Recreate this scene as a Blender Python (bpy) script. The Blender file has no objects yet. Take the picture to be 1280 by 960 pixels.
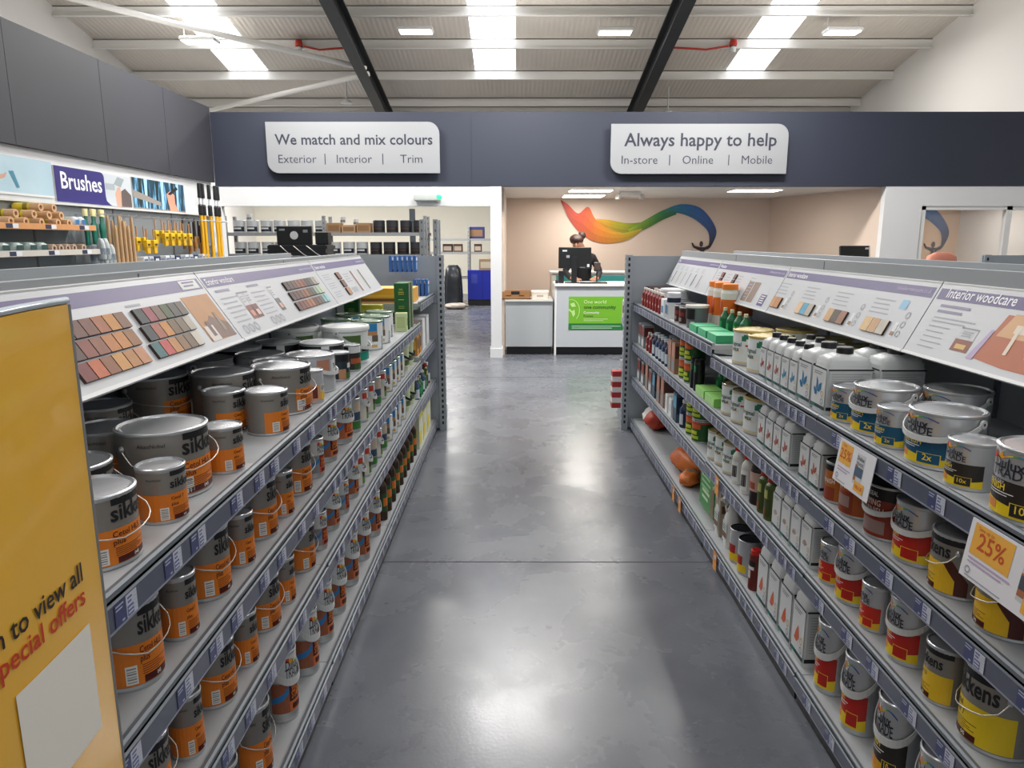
import bpy, math, random
from mathutils import Vector, Matrix
random.seed(7)
PI = math.pi
COL = bpy.context.scene.collection

# ---------------------------------------------------------------- materials
def lin(c): return c/12.92 if c <= .04045 else ((c+.055)/1.055)**2.4
def hexc(h):
    h = h.lstrip('#')
    return tuple(lin(int(h[i:i+2], 16)/255) for i in (0, 2, 4)) + (1,)
MATS = {}
def M(h, rough=.5, metal=0., emit=0., spec=.5, noise=0., nscale=30., alpha=1.):
    key = (h, rough, metal, emit, spec, noise, nscale, alpha)
    if key in MATS: return MATS[key]
    m = bpy.data.materials.new('mat_%s_%d' % (h.lstrip('#'), len(MATS)))
    m.use_nodes = True
    nt = m.node_tree; b = nt.nodes['Principled BSDF']
    b.inputs['Base Color'].default_value = hexc(h)
    b.inputs['Roughness'].default_value = rough
    b.inputs['Metallic'].default_value = metal
    b.inputs['Specular IOR Level'].default_value = spec
    if alpha < 1: b.inputs['Alpha'].default_value = alpha
    if emit:
        b.inputs['Emission Color'].default_value = hexc(h); b.inputs['Emission Strength'].default_value = emit
    if noise:
        tc = nt.nodes.new('ShaderNodeTexCoord'); n = nt.nodes.new('ShaderNodeTexNoise')
        n.inputs['Scale'].default_value = nscale; n.inputs['Detail'].default_value = 4
        nt.links.new(tc.outputs['Object'], n.inputs['Vector'])
        mx = nt.nodes.new('ShaderNodeMix'); mx.data_type = 'RGBA'
        c = hexc(h)
        mx.inputs[6].default_value = tuple(max(0, q*(1-noise)) for q in c[:3])+(1,)
        mx.inputs[7].default_value = tuple(min(1, q*(1+noise)) for q in c[:3])+(1,)
        nt.links.new(n.outputs['Fac'], mx.inputs[0]); nt.links.new(mx.outputs[2], b.inputs['Base Color'])
    MATS[key] = m
    return m

def mat_floor():
    m = bpy.data.materials.new('polished_concrete'); m.use_nodes = True
    nt = m.node_tree; N = nt.nodes; Lk = nt.links; b = N['Principled BSDF']
    tc = N.new('ShaderNodeTexCoord')
    def noise(s, d, r=.55, dist=0):
        n = N.new('ShaderNodeTexNoise'); n.inputs['Scale'].default_value = s; n.inputs['Detail'].default_value = d
        n.inputs['Roughness'].default_value = r; n.inputs['Distortion'].default_value = dist
        Lk.new(tc.outputs['Object'], n.inputs['Vector']); return n
    def ramp(src, pts):
        r = N.new('ShaderNodeValToRGB'); e = r.color_ramp.elements
        e[0].position, e[0].color = pts[0]; e[1].position, e[1].color = pts[1]
        for p, c in pts[2:]:
            q = e.new(p); q.color = c
        Lk.new(src, r.inputs['Fac']); return r
    n1 = noise(1.1, 8, .62, .6); n2 = noise(2.4, 7, .6, .35); n3 = noise(70, 3)
    r1 = ramp(n1.outputs['Fac'], [(.25, hexc('#54575e')), (.75, hexc('#6c6f76'))])
    r2 = ramp(n2.outputs['Fac'], [(.25, (.42, .42, .43, 1)), (.75, (.58, .58, .58, 1))])
    mx = N.new('ShaderNodeMix'); mx.data_type = 'RGBA'; mx.blend_type = 'OVERLAY'; mx.inputs[0].default_value = .75
    Lk.new(r1.outputs['Color'], mx.inputs[6]); Lk.new(r2.outputs['Color'], mx.inputs[7])
    # pale scuffed patches
    r3 = ramp(n2.outputs['Fac'], [(.66, (0, 0, 0, 1)), (.8, (.3, .3, .3, 1))])
    mx2 = N.new('ShaderNodeMix'); mx2.data_type = 'RGBA'
    Lk.new(r3.outputs['Color'], mx2.inputs[0]); Lk.new(mx.outputs[2], mx2.inputs[6]); mx2.inputs[7].default_value = hexc('#8c8e94')
    Lk.new(mx2.outputs[2], b.inputs['Base Color'])
    rr = ramp(n2.outputs['Fac'], [(.3, (.215, .215, .215, 1)), (.7, (.33, .33, .33, 1))])
    Lk.new(rr.outputs['Color'], b.inputs['Roughness'])
    bp = N.new('ShaderNodeBump'); bp.inputs['Strength'].default_value = .04; bp.inputs['Distance'].default_value = .01
    Lk.new(n3.outputs['Fac'], bp.inputs['Height']); Lk.new(bp.outputs['Normal'], b.inputs['Normal'])
    b.inputs['Specular IOR Level'].default_value = .5
    return m

def mat_corrugated(h, freq=30., strength=.5):
    m = bpy.data.materials.new('ribbed_cladding'); m.use_nodes = True
    nt = m.node_tree; N = nt.nodes; Lk = nt.links; b = N['Principled BSDF']
    tc = N.new('ShaderNodeTexCoord'); w = N.new('ShaderNodeTexWave')
    w.wave_type = 'BANDS'; w.bands_direction = 'X'; w.inputs['Scale'].default_value = freq/6.28
    Lk.new(tc.outputs['Object'], w.inputs['Vector'])
    bp = N.new('ShaderNodeBump'); bp.inputs['Strength'].default_value = strength; bp.inputs['Distance'].default_value = .02
    Lk.new(w.outputs['Color'], bp.inputs['Height']); Lk.new(bp.outputs['Normal'], b.inputs['Normal'])
    b.inputs['Base Color'].default_value = hexc(h); b.inputs['Roughness'].default_value = .6
    return m

def mat_ramp(name, stops, axis='X', rough=.5, scale=1., off=0.):
    """flat print with a smooth colour run along an object axis"""
    m = bpy.data.materials.new(name); m.use_nodes = True
    nt = m.node_tree; N = nt.nodes; Lk = nt.links; b = N['Principled BSDF']
    tc = N.new('ShaderNodeTexCoord'); s = N.new('ShaderNodeSeparateXYZ'); mp = N.new('ShaderNodeMath'); mp.operation = 'MULTIPLY_ADD'
    mp.inputs[1].default_value = scale; mp.inputs[2].default_value = off
    Lk.new(tc.outputs['Object'], s.inputs[0]); Lk.new(s.outputs[axis], mp.inputs[0])
    r = N.new('ShaderNodeValToRGB'); e = r.color_ramp.elements
    e[0].position, e[0].color = stops[0][0], hexc(stops[0][1]); e[1].position, e[1].color = stops[1][0], hexc(stops[1][1])
    for p, c in stops[2:]:
        q = e.new(p); q.color = hexc(c)
    Lk.new(mp.outputs[0], r.inputs['Fac']); Lk.new(r.outputs['Color'], b.inputs['Base Color'])
    b.inputs['Roughness'].default_value = rough
    return m

def mat_print(name, h1, h2, scale=6., h3=None, stretch=(1, 1, 1)):
    """blotchy photographic print"""
    m = bpy.data.materials.new(name); m.use_nodes = True
    nt = m.node_tree; N = nt.nodes; Lk = nt.links; b = N['Principled BSDF']
    tc = N.new('ShaderNodeTexCoord'); mp = N.new('ShaderNodeMapping'); mp.inputs['Scale'].default_value = stretch
    Lk.new(tc.outputs['Object'], mp.inputs['Vector'])
    n = N.new('ShaderNodeTexNoise'); n.inputs['Scale'].default_value = scale; n.inputs['Detail'].default_value = 5
    Lk.new(mp.outputs[0], n.inputs['Vector'])
    r = N.new('ShaderNodeValToRGB'); e = r.color_ramp.elements
    e[0].position, e[0].color = .38, hexc(h1); e[1].position, e[1].color = .62, hexc(h2)
    if h3:
        q = e.new(.5); q.color = hexc(h3)
    Lk.new(n.outputs['Fac'], r.inputs['Fac']); Lk.new(r.outputs['Color'], b.inputs['Base Color'])
    b.inputs['Roughness'].default_value = .45
    return m

# ---------------------------------------------------------------- text outlines (built-in font)
TXT = {}
def glyphs(s, bold=0.):
    k = (s, bold)
    if k in TXT: return TXT[k]
    cu = bpy.data.curves.new('lettering', 'FONT'); cu.body = s; cu.size = 1.; cu.resolution_u = 2
    cu.align_x = 'LEFT'; cu.offset = bold
    ob = bpy.data.objects.new('lettering', cu); me = ob.to_mesh()
    vs = [(v.co.x, v.co.y) for v in me.vertices]; fs = [tuple(p.vertices) for p in me.polygons]
    ob.to_mesh_clear(); bpy.data.objects.remove(ob); bpy.data.curves.remove(cu)
    x0 = min((v[0] for v in vs), default=0); x1 = max((v[0] for v in vs), default=1)
    TXT[k] = (vs, fs, x0, x1)
    return TXT[k]

# ---------------------------------------------------------------- mesh builder
def flat(o, sx, tx, nx=None):
    """mapping (s, t, offset) -> point on a flat board: origin, s axis, t axis"""
    o = Vector(o); sx = Vector(sx).normalized(); tx = Vector(tx).normalized(); n = sx.cross(tx)
    return lambda s, t, k=0.: o + sx*s + tx*t + n*k
def cyl(R, z0=0.): return lambda s, t, k=0.: Vector(((R+k)*math.cos(s/R), (R+k)*math.sin(s/R), t+z0))

def clip_strip(poly, a, b):
    def half(ps, lim, keep_gt):
        out = []
        for i in range(len(ps)):
            p, q = ps[i], ps[(i+1) % len(ps)]
            ip = (p[0] >= lim) if keep_gt else (p[0] <= lim); iq = (q[0] >= lim) if keep_gt else (q[0] <= lim)
            if ip: out.append(p)
            if ip != iq:
                t = (lim-p[0])/(q[0]-p[0]); out.append((lim, p[1]+t*(q[1]-p[1])))
        return out
    r = half(poly, a, True)
    return half(r, b, False) if len(r) > 2 else []

class G:
    def __init__(s): s.v = []; s.f = []; s.mi = []; s.sm = []; s.mats = []
    def _m(s, m):
        if m not in s.mats: s.mats.append(m)
        return s.mats.index(m)
    def add(s, vs, fs, m, smooth=False):
        n = len(s.v); s.v += [tuple(v) for v in vs]; k = s._m(m)
        for f in fs:
            s.f.append(tuple(i+n for i in f)); s.mi.append(k); s.sm.append(smooth)
        return s
    def quad(s, a, b, c, d, m): return s.add([a, b, c, d], [(0, 1, 2, 3)], m)
    def box(s, lo, hi, m, mx=None, bev=0.):
        x0, y0, z0 = lo; x1, y1, z1 = hi
        if bev:
            b = bev; vs = []; fs = []
            for z, i in ((z0, b), (z0+b, 0), (z1-b, 0), (z1, b)):
                vs += [(x0+i, y0+i+0, z), (x1-i, y0+i, z), (x1-i, y1-i, z), (x0+i, y1-i, z)]
            fs = [(3, 2, 1, 0), (12, 13, 14, 15)]
            for k in range(3):
                for j in range(4): fs.append((k*4+j, k*4+(j+1) % 4, k*4+4+(j+1) % 4, k*4+4+j))
        else:
            vs = [(x0, y0, z0), (x1, y0, z0), (x1, y1, z0), (x0, y1, z0), (x0, y0, z1), (x1, y0, z1), (x1, y1, z1), (x0, y1, z1)]
            fs = [(3, 2, 1, 0), (4, 5, 6, 7), (0, 1, 5, 4), (1, 2, 6, 5), (2, 3, 7, 6), (3, 0, 4, 7)]
        if mx is not None: vs = [mx @ Vector(v) for v in vs]
        return s.add(vs, fs, m)
    def prism(s, pts, h, mp, m, k0=0., side=None):
        """extrude a flat outline (s,t) from offset k0 to k0+h"""
        n = len(pts)
        s.add([mp(a, b, k0+h) for a, b in pts], [tuple(range(n))], m)
        s.add([mp(a, b, k0) for a, b in pts], [tuple(range(n-1, -1, -1))], side or m)
        vs = [mp(a, b, k0) for a, b in pts]+[mp(a, b, k0+h) for a, b in pts]
        return s.add(vs, [(i, (i+1) % n, n+(i+1) % n, n+i) for i in range(n)], side or m)
    def lathe(s, prof, m, n=24, cap0=False, cap1=False, c=(0, 0), smooth=True):
        for i in range(len(prof)-1):
            (r0, z0), (r1, z1) = prof[i], prof[i+1]
            vs = [(c[0]+r*math.cos(2*PI*j/n), c[1]+r*math.sin(2*PI*j/n), z) for r, z in ((r0, z0), (r1, z1)) for j in range(n)]
            s.add(vs, [(j, (j+1) % n, n+(j+1) % n, n+j) for j in range(n)], m, smooth)
        for on, (r, z), rev in ((cap0, prof[0], 1), (cap1, prof[-1], 0)):
            if on:
                vs = [(c[0]+r*math.cos(2*PI*j/n), c[1]+r*math.sin(2*PI*j/n), z) for j in range(n)]
                s.add(vs, [tuple(range(n-1, -1, -1)) if rev else tuple(range(n))], m)
        return s
    def tube(s, path, r, m, n=6, closed=False):
        P = [Vector(p) for p in path]; k = len(P); vs = []
        up = None
        for i, p in enumerate(P):
            a = P[i-1] if (i or closed) else p; b = P[(i+1) % k] if (i < k-1 or closed) else p
            t = (b-a).normalized()
            if up is None: up = Vector((0, 0, 1)) if abs(t.z) < .9 else Vector((1, 0, 0))
            u = (up-t*up.dot(t)).normalized(); w = t.cross(u); up = u
            rr = r[i] if isinstance(r, (list, tuple)) else r
            vs += [p+u*rr*math.cos(2*PI*j/n)+w*rr*math.sin(2*PI*j/n) for j in range(n)]
        fs = []
        for i in range(k if closed else k-1):
            for j in range(n):
                fs.append((i*n+j, i*n+(j+1) % n, ((i+1) % k)*n+(j+1) % n, ((i+1) % k)*n+j))
        s.add(vs, fs, m, True)
        if not closed:
            s.add(vs[:n], [tuple(range(n-1, -1, -1))], m); s.add(vs[-n:], [tuple(range(n))], m)
        return s
    def loft(s, secs, m, n=20, smooth=True, p=4., c=(0, 0)):
        """stack of superellipse sections (z, half x, half y[, power])"""
        vs = []
        for q in secs:
            z, a, b = q[:3]; e = 2./(q[3] if len(q) > 3 else p)
            for j in range(n):
                t = 2*PI*(j+.5)/n; ct, st = math.cos(t), math.sin(t)
                vs.append((c[0]+a*math.copysign(abs(ct)**e, ct), c[1]+b*math.copysign(abs(st)**e, st), z))
        fs = [(i*n+j, i*n+(j+1) % n, (i+1)*n+(j+1) % n, (i+1)*n+j) for i in range(len(secs)-1) for j in range(n)]
        s.add(vs, fs, m, smooth)
        s.add(vs[:n], [tuple(range(n-1, -1, -1))], m); s.add(vs[-n:], [tuple(range(n))], m)
        return s
    def patch(s, poly, mp, m, k=.0006, seg=None):
        if seg is None: return s.add([mp(a, b, k) for a, b in poly], [tuple(range(len(poly)))], m)
        a0 = min(p[0] for p in poly); a1 = max(p[0] for p in poly); n = max(1, int(math.ceil((a1-a0)/seg-1e-6)))
        for i in range(n):
            q = clip_strip(poly, a0+(a1-a0)*i/n, a0+(a1-a0)*(i+1)/n)
            if len(q) > 2: s.add([mp(a, b, k) for a, b in q], [tuple(range(len(q)))], m)
        return s
    def rect(s, a0, a1, b0, b1, mp, m, k=.0006, seg=None):
        return s.patch([(a0, b0), (a1, b0), (a1, b1), (a0, b1)], mp, m, k, seg)
    def text(s, st, size, a, b, mp, m, k=.0012, align='C', bold=0., sx=1., rot=False):
        vs, fs, x0, x1 = glyphs(st, bold)
        o = -x0 if align == 'L' else (-x1 if align == 'R' else -(x0+x1)/2)
        if rot: pts = [mp(a-v[1]*size, b+(v[0]+o)*size*sx, k) for v in vs]
        else: pts = [mp(a+(v[0]+o)*size*sx, b+v[1]*size, k) for v in vs]
        return s.add(pts, fs, m)
    def lines(s, a0, a1, b1, n, step, h, mp, m, k=.0008, seg=None, rag=.25):
        for i in range(n):
            e = a1-(a1-a0)*rag*((i*37 % 10)/10.)
            s.rect(a0, e, b1-i*step-h, b1-i*step, mp, m, k, seg)
        return s
    def mesh(s, name):
        me = bpy.data.meshes.new(name); me.from_pydata(s.v, [], s.f)
        for m in s.mats: me.materials.append(m)
        me.polygons.foreach_set('material_index', s.mi); me.polygons.foreach_set('use_smooth', s.sm)
        me.update(); return me
    def obj(s, name, parent=None, loc=None, rotz=0.):
        o = bpy.data.objects.new(name, s.mesh(name)); COL.objects.link(o)
        if parent: o.parent = parent
        if loc is not None: o.location = loc
        if rotz: o.rotation_euler = (0, 0, rotz)
        return o

def tag(o, label, cat, group=None, kind=None):
    if label: o['label'] = label
    if cat: o['category'] = cat
    if group: o['group'] = group
    if kind: o['kind'] = kind
    return o
def thing(name, label, cat, loc=(0, 0, 0), rotz=0., group=None):
    o = bpy.data.objects.new(name, None); COL.objects.link(o); o.empty_display_size = .05
    o.location = loc; o.rotation_euler = (0, 0, rotz)
    return tag(o, label, cat, group)
def struct(name, g, loc=None):
    o = g.obj(name, None, loc); o['kind'] = 'structure'; return o
def kids(o): return [c for c in bpy.data.objects if c.parent == o]
class Proto:
    """first call places the thing itself, later calls copy it with each of its parts and sub-parts"""
    def __init__(s, root): s.root = root; s.used = False; s.tree = [(c, kids(c)) for c in kids(root)] if root else []
    def place(s, loc, rotz=0.):
        if not s.used: s.used = True; r = s.root
        else:
            r = s.root.copy(); COL.objects.link(r)
            for c, sub in s.tree:
                d = c.copy(); COL.objects.link(d); d.parent = r
                for e in sub:
                    f = e.copy(); COL.objects.link(f); f.parent = d
        r.location = loc; r.rotation_euler = (0, 0, rotz)
        return r
ORD = ['', 'first', 'second', 'third', 'fourth', 'fifth', 'sixth', 'seventh', 'eighth', 'ninth', 'tenth', 'eleventh', 'twelfth',
       'thirteenth', 'fourteenth', 'fifteenth', 'sixteenth', 'seventeenth', 'eighteenth', 'nineteenth', 'twentieth', 'twenty-first', 'twenty-second', 'twenty-third', 'twenty-fourth']

# ---------------------------------------------------------------- products
STEEL = M('#c6c8ca', .32, .6); LIDM = M('#d8dadd', .26, .8); LIDP = M('#d9dcde', .35, .2); DARKLID = M('#2a2d30', .3, .5)
GREYTIN = M('#8e8a84', .4, .35); BLACK = M('#16171a', .5); INK = M('#1d2230', .5); WHITE = M('#d4d5d3', .45); WIRE = M('#d8d4cc', .35, .6)
ORANGE = M('#dc7a20', .45); DKRED = M('#4c1410', .45); GREY = M('#8a8d90', .5); OFFW = M('#e6e4de', .5)
YELLOW = M('#eccb14', .42); WPLAST = M('#d6d8d7', .35); BLKPL = M('#17181a', .4)
D2 = math.radians
RAIN = ['#d23b2a', '#e8a024', '#d9cf3a', '#5aa54a', '#2f8fb8', '#3a4f98']

def barcode(g, R, a, z0, w, h, mp):
    c = R*D2(a); sg = .012
    g.rect(c-w/2, c+w/2, z0, z0+h, mp, OFFW, .0009, sg)
    for i in range(6):
        t = z0+h*(.1+.14*i); g.rect(c-w*.38, c+w*.38, t, t+h*(.05+.03*(i % 2)), mp, GREY, .0013, sg)

def tin_shell(g, R, H, body, n=30):
    g.lathe([(R*.96, .0), (R, .004), (R*.985, .009)], STEEL, n, cap0=True)
    g.lathe([(R*.985, .009), (R*.985, H-.009)], body, n)
    g.lathe([(R*.985, H-.009), (R*1.01, H-.005), (R*1.01, H-.001), (R*.985, H)], STEEL, n)
def tin_lid(R, H, m, n=30):
    g = G(); g.lathe([(R*.985, H), (R*.955, H+.0015), (R*.93, H-.005), (R*.88, H-.006), (R*.86, H-.002), (R*.6, H-.0015)], m, n)
    g.lathe([(R*.6, H-.0015), (.0001, H-.001)], m, n); return g
def bail(R, H, mid, drop=.42, top=.76):
    pts = []
    for a, z, k in [(-90, top, .003), (-72, .56, .006), (0, drop, .010), (58, .53, .02), (76, .62, .02), (90, top, .003)]:
        pts.append((D2(mid+a), z*H, R+k))
    path = []
    for i in range(len(pts)-1):
        for q in range(4):
            f = q/4; a, z, r = [pts[i][j]*(1-f)+pts[i+1][j]*f for j in range(3)]; path.append((r*math.cos(a), r*math.sin(a), z))
    a, z, r = pts[-1]; path.append((r*math.cos(a), r*math.sin(a), z))
    g = G(); g.tube(path, .0016, WIRE, 5)
    for s in (-90, 90):
        a = D2(mid+s); g.lathe([(.0085, -.001), (.0085, .003), (.004, .007), (.0001, .0075)], STEEL, 10)
        for i in range(len(g.v)-60, len(g.v)):
            x, y, z = g.v[i]
            g.v[i] = ((R+z)*math.cos(a)-x*math.sin(a), (R+z)*math.sin(a)+x*math.cos(a), top*H+y)
    return g
def strap(R, H, mid=0., low=.5, top=.86, m=None, hw=.008):
    m = m or WPLAST; g = G(); vs = []; n = 18
    for i in range(n+1):
        a = -92+184*i/n; z = H*(low+(top-low)*(abs(a)/92)**2.3); r = R+.004+.006*math.cos(D2(a)); th = D2(mid+a)
        for k, dz in ((0, -hw), (.003, -hw), (.003, hw), (0, hw)): vs.append(((r+k)*math.cos(th), (r+k)*math.sin(th), z+dz))
    fs = [(i*4+j, i*4+(j+1) % 4, i*4+4+(j+1) % 4, i*4+4+j) for i in range(n) for j in range(4)]
    g.add(vs, fs, m); g.add(vs[:4], [(3, 2, 1, 0)], m); g.add(vs[-4:], [(0, 1, 2, 3)], m)
    for s in (-92, 92):
        th = D2(mid+s); c = Vector((math.cos(th), math.sin(th), 0)); t = Vector((-math.sin(th), math.cos(th), 0))
        ring = [c*(R+.002)+t*.012*math.cos(2*PI*j/10)+Vector((0, 0, top*H+.012*math.sin(2*PI*j/10))) for j in range(10)]
        ring2 = [p+c*.006 for p in ring]
        g.add(ring+ring2, [(j, (j+1) % 10, 10+(j+1) % 10, 10+j) for j in range(10)]+[tuple(range(10, 20))], m)
        hole = [c*(R+.0085)+t*.004*math.cos(2*PI*j/8)+Vector((0, 0, top*H+.004*math.sin(2*PI*j/8))) for j in range(8)]
        g.add(hole, [tuple(range(8))], BLACK)
    return g

def assemble(name, body, lid=None, handle=None, extra=()):
    r = bpy.data.objects.new(name, None); COL.objects.link(r); r.empty_display_size = .03
    body.obj('body', r)
    if lid: lid.obj('lid', r)
    if handle: handle.obj('handle', r)
    for nm, g in extra: g.obj(nm, r)
    return r

def woodstain_tin(R, H, line1, line2, a0, wire, panel=None, name='woodstain_tin', chev=False):
    g = G(); tin_shell(g, R, H, GREYTIN); mp = cyl(R*.985); sg = .012; sc = R/.085
    P = panel or ORANGE
    g.rect(R*D2(a0), R*D2(75), H*.07, H*.545, mp, P, .0006, sg)
    if chev: g.patch([(R*D2(60), H*.07), (R*D2(84), H*.07), (R*D2(84), H*.3), (R*D2(52), H*.62), (R*D2(34), H*.56), (R*D2(60), H*.3)], mp, M('#4a1a12', .45), .0014, sg); g.patch([(R*D2(60), H*.3), (R*D2(76), H*.3), (R*D2(76), H*.56), (R*D2(34), H*.56)], mp, GREYTIN, .001, sg)
    for i in range(5): g.rect(R*D2(-165), R*D2(a0-4), H*(.2+.12*i), H*(.205+.12*i), mp, GREY, .0004, sg)
    g.rect(R*D2(-36), R*D2(72), H*.86, H*.955, mp, BLACK, .0006, sg)
    g.text('sikkens', .046*sc, R*D2(-38), H*.65, mp, BLACK, .0010, 'L', .022, .95)
    g.text('AkzoNobel', .011*sc, R*D2(-92), H*.8, mp, BLACK, .001, 'L')
    g.text(line1, .0165*sc, R*D2(-38), H*.435, mp, DKRED, .0012, 'L', .01); g.text(line2, .0165*sc, R*D2(-38), H*.33, mp, DKRED, .0012, 'L', .01)
    g.lines(R*D2(-36), R*D2(20), H*.29, 5, H*.026, H*.009, mp, DKRED, .001, sg, .5)
    barcode(g, R, -55 if a0 < -50 else -36, H*.09, .03*sc, H*.22, mp)
    g.rect(R*D2(-34), R*D2(20), H*.075, H*.16, mp, DKRED, .001, sg)
    g.text('045', .010*sc, R*D2(-4), H*.095, mp, OFFW, .0016, 'C', .02)
    return assemble(name, g, tin_lid(R, H, LIDM), bail(R, H, -28) if wire else None)

def trade_tin(R, H, panel, low, word, strapped, box='2x', boxc=None, name='varnish_tin'):
    g = G(); tin_shell(g, R, H, STEEL); mp = cyl(R*.985); sg = .012; sc = R/.098
    pm = M(panel, .4); lm = M(low, .4); bm = M(boxc or panel, .4); YT = M('#f2d23a', .45)
    g.rect(R*D2(-62), R*D2(58), H*.08, H*.30, mp, lm, .0005, sg)
    a0, a1 = R*D2(-62), R*D2(58)
    g.patch([(a0, H*.30), (a0+R*.5, H*.26), (a1-R*.5, H*.2), (a1, H*.24), (a1, H*.555), (a0, H*.555)], mp, pm, .0009, sg)
    g.patch([(a0+R*.18, H*.79), (a0+R*.5, H*.83), (a0+R*.36, H*.93)], mp, M(RAIN[0], .4), .0009, sg); g.patch([(a0+R*.4, H*.80), (a0+R*.72, H*.84), (a0+R*.62, H*.93)], mp, M(RAIN[1], .4), .0011, sg)
    for i in range(6):
        f = lambda q: (R*D2(-24+50*q), H*(.85+.065*math.sin(q*PI)))
        (x0, y0), (x1, y1) = f(i/6.), f((i+1)/6.)
        g.patch([(x0, y0-H*.012), (x1, y1-H*.012), (x1, y1+H*.008), (x0, y0+H*.008)], mp, M(RAIN[min(5, 1+i)], .4), .0013, sg)
    g.text('Dulux', .034*sc, R*D2(-14), H*.715, mp, INK, .0015, 'C', .014)
    g.text('TRADE', .033*sc, R*D2(-12), H*.6, mp, INK, .0015, 'C', .006)
    g.text(word, .022*sc, R*D2(-50), H*.42, mp, YT, .0014, 'L', .02)
    g.text('QUICK DRY', .011*sc, R*D2(-50), H*.50, mp, OFFW, .0014, 'L', .0)
    g.lines(R*D2(-50), R*D2(0), H*.395, 2, H*.035, H*.012, mp, OFFW, .0013, sg)
    g.rect(R*D2(-4), R*D2(34), H*.105, H*.29, mp, YT, .0012, sg); g.rect(R*D2(-2.6), R*D2(32.6), H*.112, H*.283, mp, bm, .0016, sg)
    g.text(box, .026*sc, R*D2(14), H*.165, mp, YT, .0021, 'C', .01)
    g.rect(R*D2(-52), R*D2(-26), H*.14, H*.25, mp, M('#d98a3a'), .001, sg)
    return assemble(name, g, tin_lid(R, H, LIDM), strap(R, H, 0, .545, .86) if strapped else None)

def timber_tin(R, H, strapped, left='#9a5a3e', band='#42180f', low='#d4713a', name='timber_finish_tin'):
    g = G(); tin_shell(g, R, H, M('#c2c4c4', .35, .6)); mp = cyl(R*.985); sg = .012; sc = R/.085
    g.rect(R*D2(-150), R*D2(70), H*.6, H*.95, mp, M('#cfd2d2', .4), .0003, sg)
    g.rect(R*D2(-110), R*D2(-42), H*.14, H*.58, mp, M(left, .5, noise=.25, nscale=60), .0006, sg)
    g.patch([(R*D2(-108), H*.36), (R*D2(-60), H*.44), (R*D2(-44), H*.54), (R*D2(-44), H*.42), (R*D2(-66), H*.33), (R*D2(-108), H*.28)], mp, M('#2f7fc0', .4), .001, sg)
    g.rect(R*D2(-42), R*D2(36), H*.29, H*.58, mp, M(band, .4), .0006, sg); g.rect(R*D2(-42), R*D2(36), H*.14, H*.29, mp, M(low, .4), .0006, sg)
    for i, c in enumerate(RAIN[:3]): g.rect(R*D2(-50+14*i), R*D2(-36+14*i), H*(.86-.02*i), H*(.92-.02*i), mp, M(c, .4), .001, sg)
    g.text('Dulux', .034*sc, R*D2(-22), H*.75, mp, INK, .0012, 'C', .012); g.text('TRADE', .032*sc, R*D2(-20), H*.635, mp, INK, .0012, 'C', .004)
    OR = M('#e8822e', .4); g.text('WOOD', .026*sc, R*D2(-34), H*.43, mp, OR, .0013, 'L', .02); g.text('STAIN', .026*sc, R*D2(-34), H*.325, mp, OR, .0013, 'L', .02)
    g.rect(R*D2(-32), R*D2(16), H*.17, H*.25, mp, DKRED, .0013, sg)
    return assemble(name, g, tin_lid(R, H, LIDM), strap(R, H, -20, .58, .86) if strapped else None)

def print_tin(R, H, body, bands, lid, words=(), strapped=False, smat=None, name='paint_tin', rim=None):
    """plain tin with printed rectangles: (a0,a1,z0,z1,colour) in degrees and fractions of height"""
    g = G(); tin_shell(g, R, H, M(body, .4, .25 if body == '#b9bcbf' else 0)); mp = cyl(R*.985); sg = .014
    for i, (a0, a1, z0, z1, c) in enumerate(bands): g.rect(R*D2(a0), R*D2(a1), H*z0, H*z1, mp, M(c, .45), .0005+.0002*i, sg)
    for st, sz, a, z, c, rot in words: g.text(st, sz, R*D2(a), H*z, mp, M(c, .45), .0022, 'C', .01, 1., rot)
    if rim: g.lathe([(R*.985, H-.012), (R*1.03, H-.008), (R*1.03, H-.001), (R*.985, H+.001)], M(rim, .3, .3), 30)
    return assemble(name, g, tin_lid(R, H, lid), strap(R, H, 0, .5, .86, smat) if strapped else None)

def tub(R, H, body, bands, lidc, words=(), hm=None, name='paint_tub'):
    g = G(); b = M(body, .4); mp = cyl(R*.96); sg = .014
    g.lathe([(R*.86, 0), (R*.88, .004), (R*.97, H*.86), (R, H*.87), (R, H*.9)], b, 28, cap0=True)
    for i, (a0, a1, z0, z1, c) in enumerate(bands): g.rect(R*D2(a0), R*D2(a1), H*z0, H*z1, mp, M(c, .45), .001+.0002*i, sg)
    for st, sz, a, z, c, rot in words: g.text(st, sz, R*D2(a), H*z, mp, M(c, .45), .003, 'C', .01, 1., rot)
    l = G(); l.lathe([(R*1.03, H*.89), (R*1.04, H*.96), (R*1.02, H), (R*.92, H), (R*.9, H-.006), (.0001, H-.004)], M(lidc, .3), 28)
    return assemble(name, g, l, strap(R, H, 0, .42, .85, hm) if hm else None)

def butterfly(g, mp, s, t, w, m):
    for P in ([(0, 0), (-.2, .35), (-.16, 1.2), (.1, .85), (.12, .3)], [(.06, .06), (.3, .6), (.78, .85), (.7, .3), (.34, -.02)], [(0, .02), (-.45, .34), (-.66, .16), (-.42, -.28), (-.04, -.3)]):
        g.patch([(s+x*w, t+y*w) for x, y in P], mp, m, .0016)
def leaf(g, mp, s, t, w, m):
    g.patch([(s-w*.5, t-w*.3), (s+w*.1, t-w*.4), (s+w*.5, t), (s+w*.25, t+w*.8), (s-w*.2, t+w*.3)], mp, m, .0016)
def fan(g, mp, s, t, w, m):
    for i in range(6):
        a = D2(30+25*i); g.patch([(s, t), (s+w*.62*math.cos(a), t+w*.62*math.sin(a)), (s+w*.62*math.cos(a+.22), t+w*.62*math.sin(a+.22))], mp, m, .0016)
CLEARW = M('#cdd1d1', .32); TEAL = M('#123a40', .4); TEALB = M('#0f7a6e', .4)
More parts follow.
